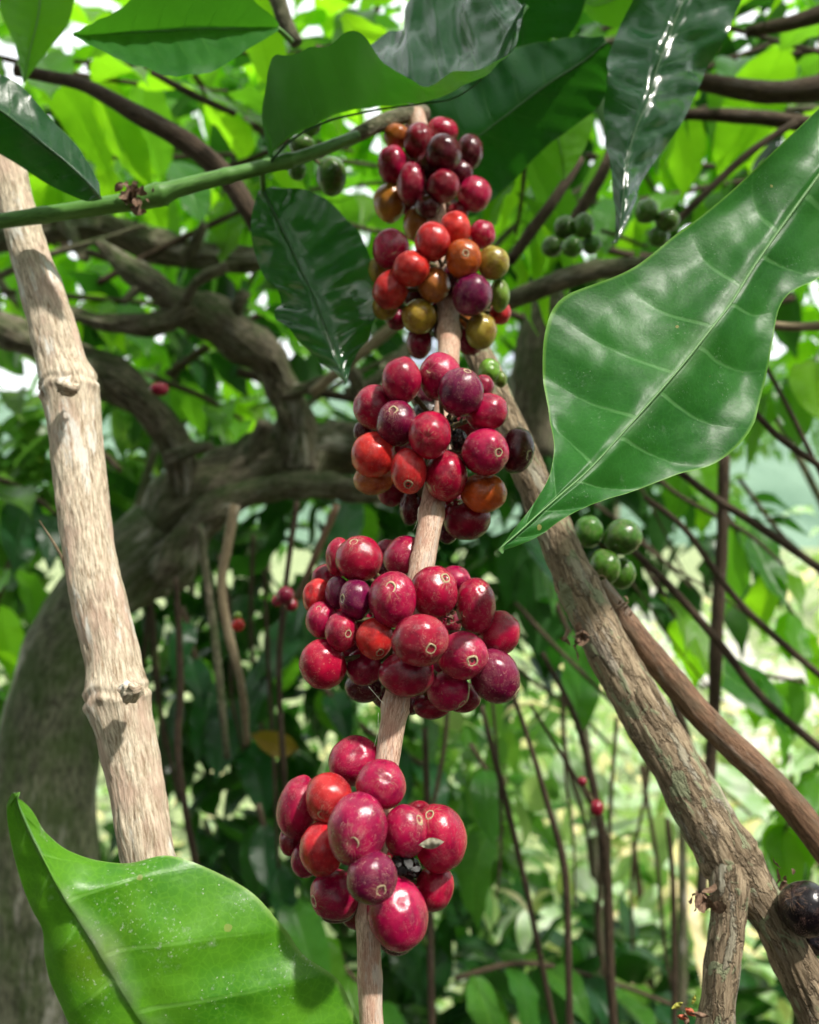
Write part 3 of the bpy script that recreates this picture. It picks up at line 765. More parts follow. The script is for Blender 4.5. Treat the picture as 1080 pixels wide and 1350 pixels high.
# dry scrap on the lowest cluster, dark crumbs in the clusters
def scrap(name, px, py, d, w, h, ang, mat, parent, seed=0):
    n = 14; V = []; a = R(ang)
    for i in range(n + 1):
        for j in range(5):
            t = i / n * 2 - 1; s = (j / 4 * 2 - 1) * max(.02, (1 - abs(t) ** 1.6))
            x, y = t * w, s * h
            zz = .0012 * noise.noise(Vector((t * 2, s * 2, seed))) + .0010 * (1 - s * s)
            V.append(W(px + x * math.cos(a) - y * math.sin(a), py + x * math.sin(a) + y * math.cos(a), d - zz))
    ix = np.arange((n + 1) * 5).reshape(n + 1, 5)
    F4 = np.stack([ix[:-1, :-1], ix[1:, :-1], ix[1:, 1:], ix[:-1, 1:]], -1).reshape(-1, 4)
    return link(name, mesh_from(np.array([list(v) for v in V]), F4, True), mat, parent, W(px, py, d))
sw = scrap('dry_leaf_scrap', 569, 1112, .243, 17, 7.5, -8, M['dryleaf'], None, 3)
tag(sw, 'small pale dry leaf scrap stuck between cherries of the lowest cluster', 'leaf scrap')

def crumbs(px, py, d, n, spread, size, mat, name, label, cat, group=None, seed=0):
    """a lumpy clump of tiny curled bits, one mesh"""
    r = random.Random(seed); VV = []; FF = []; o0 = 0
    C = W(px, py, d)
    for _ in range(n):
        c = W(px + r.gauss(0, spread), py + r.gauss(0, spread), d + r.gauss(0, spread * .4) * d / F)
        a = Vector([r.gauss(0, 1) for _ in range(3)]).normalized(); L = size * r.uniform(.5, 1.5)
        B = basis(a, Vector([r.gauss(0, 1) for _ in range(3)]))
        k = 6
        for i in range(k):
            t = i / (k - 1); w = .34 * math.sin(math.pi * min(1, t * .92 + .06)) + .02
            for s in (-1, 0, 1):
                VV.append(list(c + B @ Vector((s * w * L, (t - .5) * L + 0, L * (.35 * t * t - .22 * s * s * w + .1 * r.random())))))
        for i in range(k - 1):
            for q in range(2): FF.append([o0 + i * 3 + q, o0 + i * 3 + q + 1, o0 + i * 3 + q + 4, o0 + i * 3 + q + 3])
        o0 += k * 3
    o = link(name, mesh_from(np.array(VV), FF, True), mat, None, C)
    return tag(o, label, cat, group)
crumbs(531, 1142, .249, 26, 9, .0028, M['black'], 'dried_blossom_remains', 'black crumbly blossom remains in the gap of the lowest cluster', 'debris', seed=1)
crumbs(590, 815, .288, 30, 9, .0022, M['dry'], 'dried_blossom_remains', 'brown crumbly remains wedged in the middle of the widest cluster', 'debris', seed=2)
crumbs(600, 558, .322, 16, 8, .0024, M['black'], 'dried_blossom_remains', 'dark crumbly remains in the centre gap of the middle cluster', 'debris', seed=5)

for (x0, y0, x1, y1, d) in [(493, 985, 499, 940, .262), (486, 905, 507, 930, .268), (545, 700, 552, 668, .300)]:
    th = tube([(W(x0, y0, d), .00005), (W((x0 + x1) / 2 + 2, (y0 + y1) / 2 + 2, d), .00004), (W(x1, y1, d), .00005)], sides=5, step=.001)
    tag(link('silk_thread', th, M['thread'], None, W(x0, y0, d)), 'fine pale spider silk stretched at the edge of a cherry cluster', 'thread', 'silk threads on the fruiting stem')
# ------------------------------------------------------------------ bare pale stem at the left
BARE = [(a, b, c, e * .95) for a, b, c, e in [(-30, 90, .43, 20), (8, 220, .42, 24), (32, 310, .41, 25), (60, 400, .40, 30), (82, 480, .392, 33), (92, 515, .388, 35), (103, 600, .38, 35.5), (113, 690, .37, 35), (128, 780, .36, 36), (147, 865, .352, 37), (156, 920, .347, 39), (171, 990, .342, 38.5), (191, 1105, .332, 36), (210, 1220, .325, 37), (232, 1420, .31, 38)]]
bs = empty('woody_shoot', W(*BARE[-1][:3]), 'pale bare woody stem rising at the left, with two swollen knots', 'stem')
link('bark', ptube(BARE, sides=96, step=.0008, rough=.05, rfreq=55, fiber=.0007, nodes=[(W(91, 511, .388), .17, .0085), (W(156, 917, .347), .18, .0080)], seed=2), M['bark_pale'], bs, W(*BARE[-1][:3]))
# small spur scar at the knots
link('spur_scar', tube([(W(168, 914, .327), .0034), (W(176, 911, .322), .0030), (W(182, 909, .3200), .0018), (W(183, 909, .3205), .0010)], sides=18, step=.0005, rough=.6, rfreq=420, fiber=.0005, seed=8), M['bark_pale'], bs, W(172, 915, .318))
link('spur_scar', tube([(W(86, 507, .368), .0036), (W(92, 512, .363), .0032), (W(98, 514, .3605), .0018), (W(99, 514, .361), .001)], sides=18, step=.0005, rough=.6, rfreq=420, fiber=.0005, seed=9), M['bark_pale'], bs, W(84, 505, .36))
hair = link('thorn', tube([(W(92, 760, .362), .0007), (W(78, 728, .36), .0006), (W(52, 686, .355), .0002)], sides=6, step=.002), M['bark_light'], bs, W(92, 760, .362))

# ------------------------------------------------------------------ forked branch at the right
FORK = [(588, 380, .47, 17), (625, 455, .45, 18), (662, 540, .43, 20), (697, 622, .42, 23), (735, 711, .405, 24), (772, 795, .39, 28), (805, 862, .38, 31), (852, 943, .37, 32), (906, 1035, .36, 34), (955, 1120, .35, 37), (990, 1170, .345, 30), (1024, 1222, .34, 27), (1066, 1305, .335, 30), (1110, 1400, .33, 32)]
fk = empty('forked_branch', W(*FORK[-1][:3]), 'rough brown branch slanting down at the right with grey lichen flakes and a fork', 'branch')
ofk = W(*FORK[-1][:3])
link('main_limb', ptube(FORK, sides=88, step=.0010, rough=.09, rfreq=60, fiber=.0009, nodes=[(.47, .10, .006), (.80, .12, .008)], seed=7), M['bark_fork'], fk, ofk)
link('side_limb', ptube([(952, 1090, .352, 16), (962, 1150, .343, 25), (960, 1210, .338, 23), (950, 1290, .334, 23), (938, 1420, .33, 25)], sides=72, step=.0010, rough=.08, rfreq=60, fiber=.0008, nodes=[(.85, .1, .006)], seed=8), M['bark_fork'], fk, ofk)
link('side_limb', ptube([(790, 770, .402, 12), (815, 808, .396, 16), (853, 856, .39, 17), (925, 943, .385, 18), (1020, 1035, .38, 18.5), (1078, 1105, .376, 19), (1150, 1200, .37, 19)], sides=56, step=.0012, rough=.06, rfreq=60, fiber=.0004, seed=9), M['bark_brown'], fk, ofk)
crumbs(926, 1188, .333, 18, 7, .0045, M['dry'], 'dried_bract', 'curled dry brown bract on the left side of the fork', 'bract', 'dry bracts on the forked branch', seed=3)
crumbs(762, 838, .376, 16, 6, .004, M['dry'], 'dried_bract', 'small dry brown tuft on the left edge of the rough branch', 'bract', 'dry bracts on the forked branch', seed=4)
crumbs(822, 800, .382, 8, 6, .0035, M['dry'], 'dried_bract', 'tiny dry tuft above the smooth brown side limb', 'bract', 'dry bracts on the forked branch', seed=6)
crumbs(1030, 1175, .342, 26, 12, .005, M['dry'], 'dried_bract', 'dry brown bracts beside the black cherry at the right edge', 'bract', 'dry bracts on the forked branch', seed=7)
bd = empty('flower_bud', W(905, 1330, .325), 'tiny red and yellow bud at the foot of the fork', 'bud')
for nm, x, y, w, h, a, mt in [('scale', 893, 1326, 9, 4, -30, 'bud'), ('scale', 910, 1334, 9, 5, 40, 'budred'), ('scale', 915, 1318, 7, 3, -70, 'bud'), ('scale', 900, 1341, 8, 4, 10, 'budred'), ('stalk', 905, 1345, 10, 4, 80, 'dry'), ('stalk', 922, 1338, 14, 4, 10, 'dry')]:
    scrap(nm, x, y, .323, w, h, a, M[mt], bd, int(x))

def small_cluster(items, D, label, group, name='cherry_cluster'):
    z = solve_depths([(b[0], b[1], b[2], b[3], b[4]) for b in items], D, slack=.93)
    cx = sum(b[0] for b in items) / len(items); cy = sum(b[1] for b in items) / len(items)
    root = empty(name, W(cx, cy, D), label, 'fruit cluster', group)
    an = W(cx, cy, D + .006)
    for k, b in enumerate(items):
        cherry(root, b[0], b[1], b[2], b[3], z[k], b[5], b[6] if len(b) > 6 else None, seed=k + int(D * 777), anchor=an)
    return root
UG = 'unripe green cherry clusters'
small_cluster([(776, 701, 19.5, 21.5, 1, 'G'), (821, 708, 25, 24, 2, 'G', (840, 720)), (797, 748, 21.5, 24, 3, 'G', (790, 762)), (820, 756, 18, 21, 1, 'G')], .44, 'cluster of four green cherries behind the rough branch, below the big leaf', UG)
link('twig', ptube([(780, 700, .455, 4), (760, 730, .46, 4), (740, 760, .47, 4)], sides=8), M['bark_twig'], col.objects[-1] and bpy.data.objects[[o.name for o in bpy.data.objects if o.get('label', '').startswith('cluster of four green')][0]], W(780, 700, .455))
small_cluster([(645, 489, 14, 17, 1, 'g'), (660, 500, 9, 11, 0, 'g')], .385, 'pair of small green cherries just above the middle red cluster', UG)
small_cluster([(437, 232, 20, 26, 2, 'G'), (398, 192, 17, 15, 1, 'G'), (410, 165, 14, 13, 0, 'G'), (392, 225, 12, 12, 0, 'G')], .47, 'green cherries hanging from the green shoot left of the top red cluster', UG)
small_cluster([(745, 300, 15, 15, 1, 'G'), (770, 297, 14, 16, 2, 'G'), (728, 325, 14, 14, 1, 'G'), (755, 325, 14, 14, 3, 'G'), (780, 322, 13, 13, 1, 'G')], .62, 'blurred dark green cherries right of the two upper red clusters', UG)
small_cluster([(852, 278, 15, 16, 2, 'G'), (880, 290, 16, 15, 1, 'G'), (868, 312, 14, 14, 1, 'G')], .62, 'blurred dark green cherries above the left end of the big leaf', UG)
bc = small_cluster([(1062, 1198, 33, 36, 1, 'k', (1038, 1178)), (1075, 1238, 22, 20, 0, 'k')], .335, 'black withered cherry at the right edge below the brown limb', None)
rg = 'blurred red cherries in the background'
small_cluster([(376, 785, 12, 12, 1, 'm'), (384, 797, 9, 9, 0, 'm'), (366, 792, 8, 8, 0, 'c')], .62, 'small blurred crimson cherries left of the widest cluster', rg)
small_cluster([(314, 824, 9, 9, 1, 'r'), (313, 812, 6, 6, 0, 'g')], .62, 'single blurred red cherry on a pale hanging twig', rg)
small_cluster([(210, 513, 13, 9, 1, 'm')], .75, 'blurred purple cherry behind the pale bare stem near its upper knot', rg)
small_cluster([(787, 1065, 9, 11, 1, 'm'), (768, 1030, 6, 6, 0, 'm')], .6, 'blurred crimson cherry on a thin twig left of the rough branch', rg)

# ------------------------------------------------------------------ green shoot crossing the upper left
gs = empty('green_shoot', W(-20, 294, .385), 'smooth green shoot crossing the upper left with a dry brown node', 'branch')
og = W(-20, 294, .385)
link('stem', ptube([(-40, 297, .385, 10), (60, 283, .39, 11), (150, 269, .395, 12), (190, 262, .398, 13.5), (250, 244, .402, 11.5), (340, 222, .41, 9.5), (400, 206, .42, 9), (470, 180, .44, 8)], sides=28, step=.0012, nodes=[(.43, .3, .004), (.76, .25, .003), (.16, .10, .002), (.60, .10, .002)], seed=3, rough=.06, ribs=.05, fiber=.00012), M['green_stem'], gs, og)
link('woody_end', ptube([(455, 187, .438, 8), (490, 168, .45, 10), (530, 152, .465, 11), (560, 150, .475, 11)], sides=20, step=.0015, rough=.08, fiber=.0003, seed=5), M['bark_old'], gs, og)
crumbs(178, 259, .388, 30, 10, .0045, M['dry'], 'dried_bract', 'crumpled dry bracts around the node of the green shoot', 'bract', None, seed=9)

# ------------------------------------------------------------------ hero leaves
def dep_fn(a, b, lift_l, lift_r, pw=1.0):
    return lambda t, s: a + (b - a) * t ** pw + (lift_l if s < 0 else lift_r if s > 0 else 0) * math.sin(math.pi * min(1, t * .9 + .05))
hero_leaf('coffee_leaf', [((656, 727), (657, 725), (658, 724)), ((678, 697), (686, 700), (700, 711)), ((703, 665), (712, 676), (737, 690)), ((722, 632), (742, 650), (778, 667)), ((729, 592), (778, 618), (832, 647)), ((723, 548), (822, 570), (888, 629)), ((717, 500), (862, 525), (948, 609)), ((717, 440), (900, 481), (986, 568)), ((742, 397), (935, 437), (1006, 508)), ((825, 362), (964, 400), (1016, 450)), ((893, 308), (992, 355), (1030, 398)), ((950, 265), (1030, 300), (1078, 368)), ((1015, 205), (1077, 235), (1130, 330)), ((1085, 138), (1130, 165), (1190, 260))],
          dep_fn(.258, .335, .010, .006), M['leaf_hero'], 'big glossy green leaf hanging at the right, its tip pointing down to the cherries', n=130, nv=26, quilt=.0014, K=.5, wave=.0016, wf=3.2, camber=-.003, seed=3, edge_curl=.002)
hero_leaf('coffee_leaf', [((16, 1046), (18, 1046), (20, 1047)), ((9, 1068), (27, 1070), (42, 1072)), ((15, 1110), (43, 1105), (62, 1100)), ((24, 1150), (60, 1137), (93, 1123)), ((38, 1190), (80, 1172), (148, 1137)), ((56, 1225), (105, 1212), (228, 1130)), ((57, 1262), (134, 1257), (324, 1174)), ((69, 1308), (160, 1300), (372, 1222)), ((95, 1348), (188, 1345), (398, 1258)), ((125, 1390), (220, 1395), (444, 1292)), ((160, 1440), (260, 1450), (468, 1345)), ((210, 1500), (310, 1510), (500, 1430))],
          dep_fn(.235, .245, .004, .012), M['leaf_low'], 'bright green leaf with white specks in the lower left corner, tip pointing up', n=110, nv=26, quilt=.0016, N=6.5, K=.6, wave=.0012, wf=3, camber=-.003, seed=5, edge_curl=.0015)
hero_leaf('coffee_leaf', [((134, 263), (134, 262), (132, 264)), ((126, 232), (120, 245), (110, 264)), ((100, 190), (92, 218), (62, 242)), ((65, 155), (55, 188), (22, 216)), ((30, 115), (10, 152), (-30, 185)), ((-10, 92), (-40, 118), (-80, 150)), ((-70, 60), (-90, 80), (-120, 100))],
          dep_fn(.37, .36, .012, .014), M['leaf_dark'], 'dark green leaf entering from the left edge above the green shoot', n=60, nv=14, quilt=.001, wave=.001, seed=6)
hero_leaf('coffee_leaf', [((97, 46), (97, 47), (98, 48)), ((125, 30), (130, 46), (135, 68)), ((165, 6), (175, 42), (180, 88)), ((225, -22), (225, 39), (235, 99)), ((285, -24), (275, 37), (280, 94)), ((335, 0), (325, 37), (325, 66)), ((366, 32), (366, 37), (366, 41))],
          dep_fn(.40, .43, -.02, -.025), M['leaf_med'], 'broad leaf along the top edge left of centre, folded along its midrib', n=60, nv=14, quilt=.0012, wave=.001, seed=7, petiole=[(375, 45, .435), (385, 55, .44)])
hero_leaf('coffee_leaf', [((456, 507), (456, 506), (457, 505)), ((432, 482), (448, 480), (470, 468)), ((395, 452), (437, 450), (488, 440)), ((362, 416), (425, 420), (497, 408)), ((370, 392), (413, 388), (494, 368)), ((350, 368), (398, 358), (480, 322)), ((335, 330), (383, 325), (455, 284)), ((331, 290), (365, 288), (412, 256)), ((340, 252), (347, 250), (360, 247))],
          dep_fn(.40, .425, .010, .016), M['leaf_gloss'], 'dark glossy leaf hanging left of the upper cherry clusters', n=90, nv=16, quilt=.0016, wave=.0028, wf=3.5, seed=8, petiole=[(346, 235, .42), (345, 222, .412)])
hero_leaf('coffee_leaf', [((697, 7), (697, 8), (698, 9)), ((666, -6), (674, 42), (684, 36)), ((622, -22), (642, 96), (656, 75)), ((592, -14), (600, 128), (610, 101)), ((556, -4), (555, 136), (560, 101)), ((530, 22), (510, 142), (514, 87)), ((508, 44), (468, 150), (468, 50)), ((470, 66), (430, 160), (425, 56)), ((420, 76), (390, 180), (384, 64)), ((372, 110), (364, 204), (352, 92)), ((360, 205), (358, 215), (354, 206))],
          dep_fn(.37, .41, .04, -.022), M['leaf_gloss'], 'curled leaf at the top centre, matte underside in front and shiny blue-green inside', n=100, nv=16, quilt=.0017, wave=.0026, wf=3.3, seed=9, petiole=[(352, 210, .412), (346, 222, .41)], flip=True)
hero_leaf('coffee_leaf', [((814, 321), (814, 320), (815, 319)), ((809, 275), (820, 280), (835, 272)), ((805, 225), (826, 228), (852, 230)), ((802, 180), (835, 180), (885, 183)), ((798, 130), (855, 130), (915, 130)), ((800, 88), (868, 85), (935, 88)), ((815, 42), (885, 40), (960, 38)), ((842, -12), (905, -10), (982, -16)), ((880, -60), (925, -60), (975, -62))],
          dep_fn(.40, .44, .012, .020), M['leaf_gloss'], 'long dark shiny leaf with blue sheen hanging point-down at the upper right', n=90, nv=16, quilt=.0022, wave=.0035, wf=3, seed=10)
hero_leaf('coffee_leaf', [((565, 262), (566, 264), (568, 266)), ((548, 200), (590, 235), (620, 286)), ((560, 130), (620, 190), (668, 246)), ((620, 85), (670, 150), (725, 190)), ((690, 60), (720, 112), (790, 140)), ((745, 50), (770, 80), (800, 105)), ((795, 48), (800, 55), (808, 62))],
          dep_fn(.50, .46, .012, .016), M['leaf_dark'], 'large dark leaf behind the top cluster, its matte side shaded', n=60, nv=14, quilt=.0012, wave=.003, seed=11)
hero_leaf('coffee_leaf', [((743, 238), (744, 238), (745, 237)), ((722, 212), (742, 212), (762, 212)), ((700, 178), (736, 178), (778, 178)), ((690, 142), (732, 140), (782, 138)), ((700, 95), (730, 95), (765, 95)), ((725, 50), (730, 50), (735, 50))],
          dep_fn(.54, .52, .01, .01), M['leaf_mid'], 'mid-green leaf pointing down between the dark leaves right of the top cluster', n=50, nv=12, quilt=.001, wave=.001, seed=12)

# leaves partly shown along the top
hero_leaf('coffee_leaf', [((30, 108), (31, 108), (32, 108)), ((20, 60), (40, 62), (62, 68)), ((0, 10), (50, 20), (90, 30)), ((0, -50), (55, -40), (100, -35)), ((40, -90), (60, -90), (80, -90))],
          dep_fn(.50, .48, .01, .01), M['leaf_mid'], 'shaded leaf in the top left corner pointing down', n=40, nv=10, quilt=.001, seed=13)
hero_leaf('coffee_leaf', [((700, 110), (702, 110), (704, 110)), ((650, 60), (690, 60), (735, 70)), ((620, 0), (690, 0), (770, 10)), ((640, -70), (700, -70), (770, -70)), ((690, -130), (700, -130), (710, -130))],
          dep_fn(.55, .5, .01, .01), M['leaf_dark'], 'dark leaf at the top edge right of the curled leaf', n=40, nv=10, quilt=.001, seed=14)
hero_leaf('coffee_leaf', [((745, -40), (746, -40), (746, -41)), ((770, -10), (778, 5), (780, 25)), ((790, -45), (830, -10), (850, 40)), ((850, -60), (880, -20), (900, 40)), ((920, -50), (940, -20), (950, 10)), ((985, -30), (990, -28), (995, -25))],
          dep_fn(.56, .5, .01, .01), M['leaf_mid'], 'small light leaf at the top edge above the shiny hanging leaf', n=40, nv=10, quilt=.001, seed=15)

exec_bg = True
# ------------------------------------------------------------------ old gnarled coffee tree in the middle distance
DT = 1.0
ot = empty('gnarled_coffee_tree', W(60, 1500, DT), 'gnarled mossy old coffee tree behind, its limbs crossing the left half', 'tree')
oo = W(60, 1500, DT)
def limb(pp, mat='bark_old', name='limb', **k):
    pp = [(a, b, c, e * .9) for a, b, c, e in pp]
    kw = dict(sides=44, step=.004, rough=.42, rfreq=19, fiber=.005, seed=len(bpy.data.objects) % 17)
    kw.update(k)
    return link(name, ptube(pp, **kw), M[mat], ot, oo)
limb([(60, 1750, .95, 92), (58, 1400, .95, 84), (60, 1150, .96, 76), (64, 980, .97, 70), (92, 850, .98, 58), (150, 760, .99, 54), (215, 700, 1.0, 52)], 'bark_moss', 'trunk', rough=.12, rfreq=9, fiber=.003)
limb([(160, 790, 1.03, 30), (200, 730, 1.02, 55), (250, 660, 1.0, 50), (320, 615, 1.0, 42), (400, 598, 1.02, 40), (480, 592, 1.05, 38), (570, 580, 1.08, 36), (660, 560, 1.1, 32), (760, 530, 1.15, 26)])
limb([(215, 760, .97, 30), (255, 700, .96, 26), (300, 662, .95, 19), (380, 642, .96, 17), (480, 645, .98, 15), (600, 655, 1.0, 12)])
limb([(-60, 405, .92, 20), (0, 432, .92, 22), (70, 462, .92, 23), (140, 492, .92, 23), (195, 535, .93, 21), (232, 590, .95, 22), (245, 660, .98, 26)])
limb([(-40, 330, 1.0, 14), (50, 305, .98, 20), (130, 300, .96, 21), (200, 322, .96, 22), (265, 337, .96, 22), (350, 342, .98, 18), (470, 345, 1.02, 14)])
limb([(130, 318, .9, 8), (165, 348, .9, 15), (215, 385, .9, 20), (262, 412, .92, 30), (315, 445, .94, 31), (360, 485, .96, 28), (385, 545, .98, 28), (388, 610, 1.0, 32)])
limb([(255, 400, .9, 14), (225, 420, .9, 14), (170, 428, .9, 13), (110, 418, .9, 11), (60, 405, .92, 8)])
limb([(455, 520, 1.05, 8), (500, 500, 1.05, 10), (560, 440, 1.08, 12), (610, 400, 1.1, 10)])
limb([(240, 400, .88, 10), (262, 372, .87, 8), (300, 350, .87, 6)])
limb([(500, 560, 1.0, 12), (470, 500, 1.0, 11), (430, 450, .98, 11), (390, 400, .98, 9)])

for k, (x, y, dx, dy, hw, d) in enumerate([(300, 430, 25, -45, 9, .93), (190, 372, -30, 26, 8, .9), (385, 520, 45, -20, 10, .96), (120, 482, 10, 40, 8, .9), (60, 455, -12, -40, 8, .9), (330, 612, 20, -55, 12, .98), (480, 590, 30, -42, 10, 1.0), (250, 335, 20, -40, 8, .94), (90, 302, 22, 40, 7, .94), (560, 580, -14, -40, 9, 1.04), (235, 600, 42, -12, 9, .92), (420, 600, -12, 40, 9, 1.0)]):
    limb([(x - dx * .2, y - dy * .2, d + .01, hw * 1.5), (x + dx * .5, y + dy * .5, d - .01, hw), (x + dx, y + dy, d - .02, hw * .8)], name='stub', sides=20, step=.003)
def stick(pp, mat, label, group, name='dead_twig', sides=12, rough=.12):
    if group in (HB, RB): pp = [(a, b, c, e * .78) for a, b, c, e in pp]
    root = link(name, ptube(pp, sides=sides, step=.008, rough=rough, rfreq=60, seed=len(bpy.data.objects) % 13), M[mat], None, W(*pp[0][:3]))
    return tag(root, label, 'twig', group)
HB = 'thin hanging stems below the clusters'; RB = 'thin brown twigs in the right background'
UB = 'brown twigs in the upper background'
stick([(20, 92, .62, 8), (60, 100, .62, 8), (110, 112, .61, 9), (180, 150, .60, 12), (250, 190, .60, 14), (300, 236, .60, 14), (335, 290, .60, 12), (350, 330, .62, 9)], 'bark_twig', 'brown branch arching from the upper left down to the green shoot', UB, 'woody_branch', 20)
stick([(350, -40, .55, 12), (368, 5, .55, 11), (378, 35, .55, 11), (392, 58, .55, 8)], 'bark_old', 'short knobbly brown branch at the top edge beside the broad leaf', UB, 'woody_branch', 20)
stick([(1120, 110, .75, 18), (1040, 122, .75, 15), (980, 118, .75, 13), (925, 108, .76, 11), (880, 100, .78, 7)], 'bark_twig', 'thick dark branch at the upper right edge', UB, 'woody_branch')
stick([(1120, 175, .8, 12), (1040, 160, .8, 10), (960, 152, .8, 9), (880, 150, .8, 6)], 'bark_twig', 'thin dark branch just below the thick one at the upper right edge', UB, 'woody_branch')
stick([(1120, 5, .7, 12), (1050, 28, .7, 10), (985, 42, .7, 7)], 'bark_twig', 'dark branch in the top right corner', UB, 'woody_branch')
stick([(640, 410, .75, 12), (700, 385, .72, 13), (770, 360, .70, 14), (840, 350, .7, 11), (900, 352, .7, 9)], 'bark_old', 'weathered branch running right from the red and yellow cluster', UB, 'woody_branch')
stick([(672, 345, .68, 7), (700, 305, .68, 8), (730, 265, .68, 7), (765, 210, .7, 6)], 'bark_twig', 'brown twig slanting up right of the red and yellow cluster', UB)
stick([(745, 310, .7, 8), (775, 262, .7, 8), (800, 215, .7, 7), (815, 160, .72, 6)], 'bark_twig', 'dark twig slanting up behind the long shiny leaf', UB)
stick([(885, 300, .66, 5), (935, 250, .66, 5), (990, 200, .66, 5), (1050, 160, .66, 5)], 'bark_twig', 'thin twig slanting up behind the top of the big leaf', UB)
stick([(700, 600, .95, 30), (705, 520, .95, 34), (715, 440, .95, 30), (730, 380, .95, 22)], 'bark_old', 'dark upright stump of wood behind the middle cluster', UB, 'woody_branch')
stick([(960, 412, .6, 6), (1030, 430, .6, 6), (1110, 428, .6, 7)], 'bark_light', 'pale horizontal twig at the right edge under the big leaf', UB)
stick([(200, 95, .8, 4), (255, 125, .8, 5), (310, 150, .8, 4)], 'bark_twig', 'thin dark twig in the bright leaves at the upper left', UB)
stick([(410, 520, .9, 7), (470, 470, .9, 8), (520, 430, .9, 8)], 'bark_light', 'pale slanting twig left of the middle cluster', UB)
RB = 'thin brown twigs in the right background'
TG = 'thin twigs tangled in the background thicket'
r9 = random.Random(21)
for i in range(64):
    if i < 12: x, y, dx, dy = r9.uniform(600, 1080), r9.uniform(560, 900), r9.uniform(80, 200), r9.uniform(90, 240)
    elif i < 20: x, y, dx, dy = r9.uniform(560, 900), r9.uniform(850, 1050), r9.uniform(-30, 60), r9.uniform(250, 400)
    elif i >= 26 and i < 46: x, y, dx, dy = r9.uniform(-20, 480), r9.uniform(60, 560), r9.uniform(80, 240), r9.uniform(-130, 130)
    elif i >= 46: x, y, dx, dy = r9.uniform(640, 1000), r9.uniform(60, 480), r9.uniform(60, 220), r9.uniform(-150, 110)
    else: x, y, dx, dy = r9.uniform(180, 460), r9.uniform(700, 800), r9.uniform(-40, 40), r9.uniform(200, 400)
    d = r9.uniform(.9, 1.5); hw = r9.uniform(1.6, 3.4) if i < 26 else r9.uniform(2.2, 6.5)
    stick([(x, y, d, hw), (x + dx * .3 + r9.uniform(-8, 8), y + dy * .35, d, hw), (x + dx * .7 + r9.uniform(-8, 8), y + dy * .7, d, hw * .9), (x + dx, y + dy, d, hw * .7)], 'bark_twig' if i < 26 or i % 3 else 'bark_old', 'one of many thin blurred twigs tangled in the thicket behind the clusters', TG)
for i, (pp, lb) in enumerate([
    ([(975, 520, .62, 5), (1020, 570, .62, 5.5), (1060, 600, .62, 5.5), (1120, 640, .62, 6)], 'thin dark twig against the pale hill right of the big leaf'),
    ([(985, 440, .75, 4), (1030, 520, .75, 4), (1065, 590, .75, 4), (1100, 660, .75, 4)], 'hair-thin steep twig at the right edge crossing the pale hill'),
    ([(880, 610, .7, 6), (940, 655, .7, 7), (1010, 700, .7, 7), (1110, 770, .7, 7)], 'brown twig running down right from under the big leaf'),
    ([(850, 655, .75, 5), (905, 700, .75, 5), (980, 800, .75, 6), (1110, 915, .75, 6)], 'brown twig just left of the one running down right from the leaf'),
    ([(830, 722, .7, 6), (885, 775, .7, 7), (950, 850, .7, 7), (1010, 925, .7, 7), (1110, 1010, .7, 8)], 'long brown twig starting beside the four green cherries'),
    ([(955, 600, .85, 10), (952, 720, .85, 10), (945, 830, .85, 11), (940, 960, .85, 10), (925, 1180, .85, 9)], 'dark upright stem behind the right-hand twigs'),
    ([(880, 900, .8, 7), (905, 970, .8, 8), (930, 1050, .8, 8), (985, 1150, .8, 8)], 'dark twig seen between the two limbs of the forked branch')]):
    stick(pp, 'bark_twig', lb, RB)
HB = 'thin hanging stems below the clusters'
for i, (pp, mt, lb) in enumerate([
    ([(635, 930, .8, 4), (655, 1010, .8, 5), (675, 1090, .8, 5), (700, 1200, .8, 5), (740, 1400, .8, 5)], 'bark_twig', 'dark hanging stem just right of the lowest cluster'),
    ([(676, 915, .7, 4), (700, 985, .7, 4), (722, 1060, .7, 5), (745, 1150, .7, 6), (750, 1290, .7, 6), (752, 1420, .7, 6)], 'bark_twig', 'second hanging stem to the right of the lowest cluster'),
    ([(715, 860, .75, 4), (760, 950, .75, 5), (785, 1050, .75, 7), (800, 1150, .75, 8), (805, 1290, .75, 8), (815, 1420, .75, 8)], 'bark_twig', 'long knotty hanging stem nearest the forked branch'),
    ([(700, 930, .75, 3), (750, 1010, .75, 3), (780, 1060, .75, 4)], 'bark_twig', 'short hair-thin stem joining the knotty hanging stem'),
    ([(880, 1080, .9, 4), (888, 1180, .9, 5), (890, 1420, .9, 5)], 'bark_twig', 'blurred upright stem left of the fork'),
    ([(310, 665, .78, 9), (300, 720, .78, 9), (292, 770, .78, 8), (300, 830, .78, 8), (318, 900, .78, 7), (326, 980, .8, 6)], 'bark_light', 'pale hanging stem below the mossy limb'),
    ([(262, 690, .85, 7), (272, 760, .85, 7), (284, 850, .85, 7), (300, 1000, .85, 6)], 'bark_old', 'dull brown hanging stem left of the pale one'),
    ([(392, 660, .82, 5), (382, 730, .82, 5), (374, 800, .82, 5), (368, 900, .82, 5), (380, 1100, .82, 5)], 'bark_twig', 'thin brown stem hanging behind the small crimson cherries'),
    ([(445, 665, .84, 6), (415, 735, .84, 6), (392, 790, .84, 6)], 'bark_brown', 'reddish slanting stem left of the widest cluster'),
    ([(232, 760, .8, 5), (238, 900, .8, 6), (236, 1010, .8, 6), (270, 1200, .8, 6)], 'bark_twig', 'dark upright stem right of the bare pale stem'),
    ([(560, 960, .8, 5), (566, 1150, .8, 6), (570, 1420, .8, 6)], 'bark_twig', 'dark upright stem hidden behind the lowest cluster')]):
    stick(pp, mt, lb, HB, 'hanging_stem')
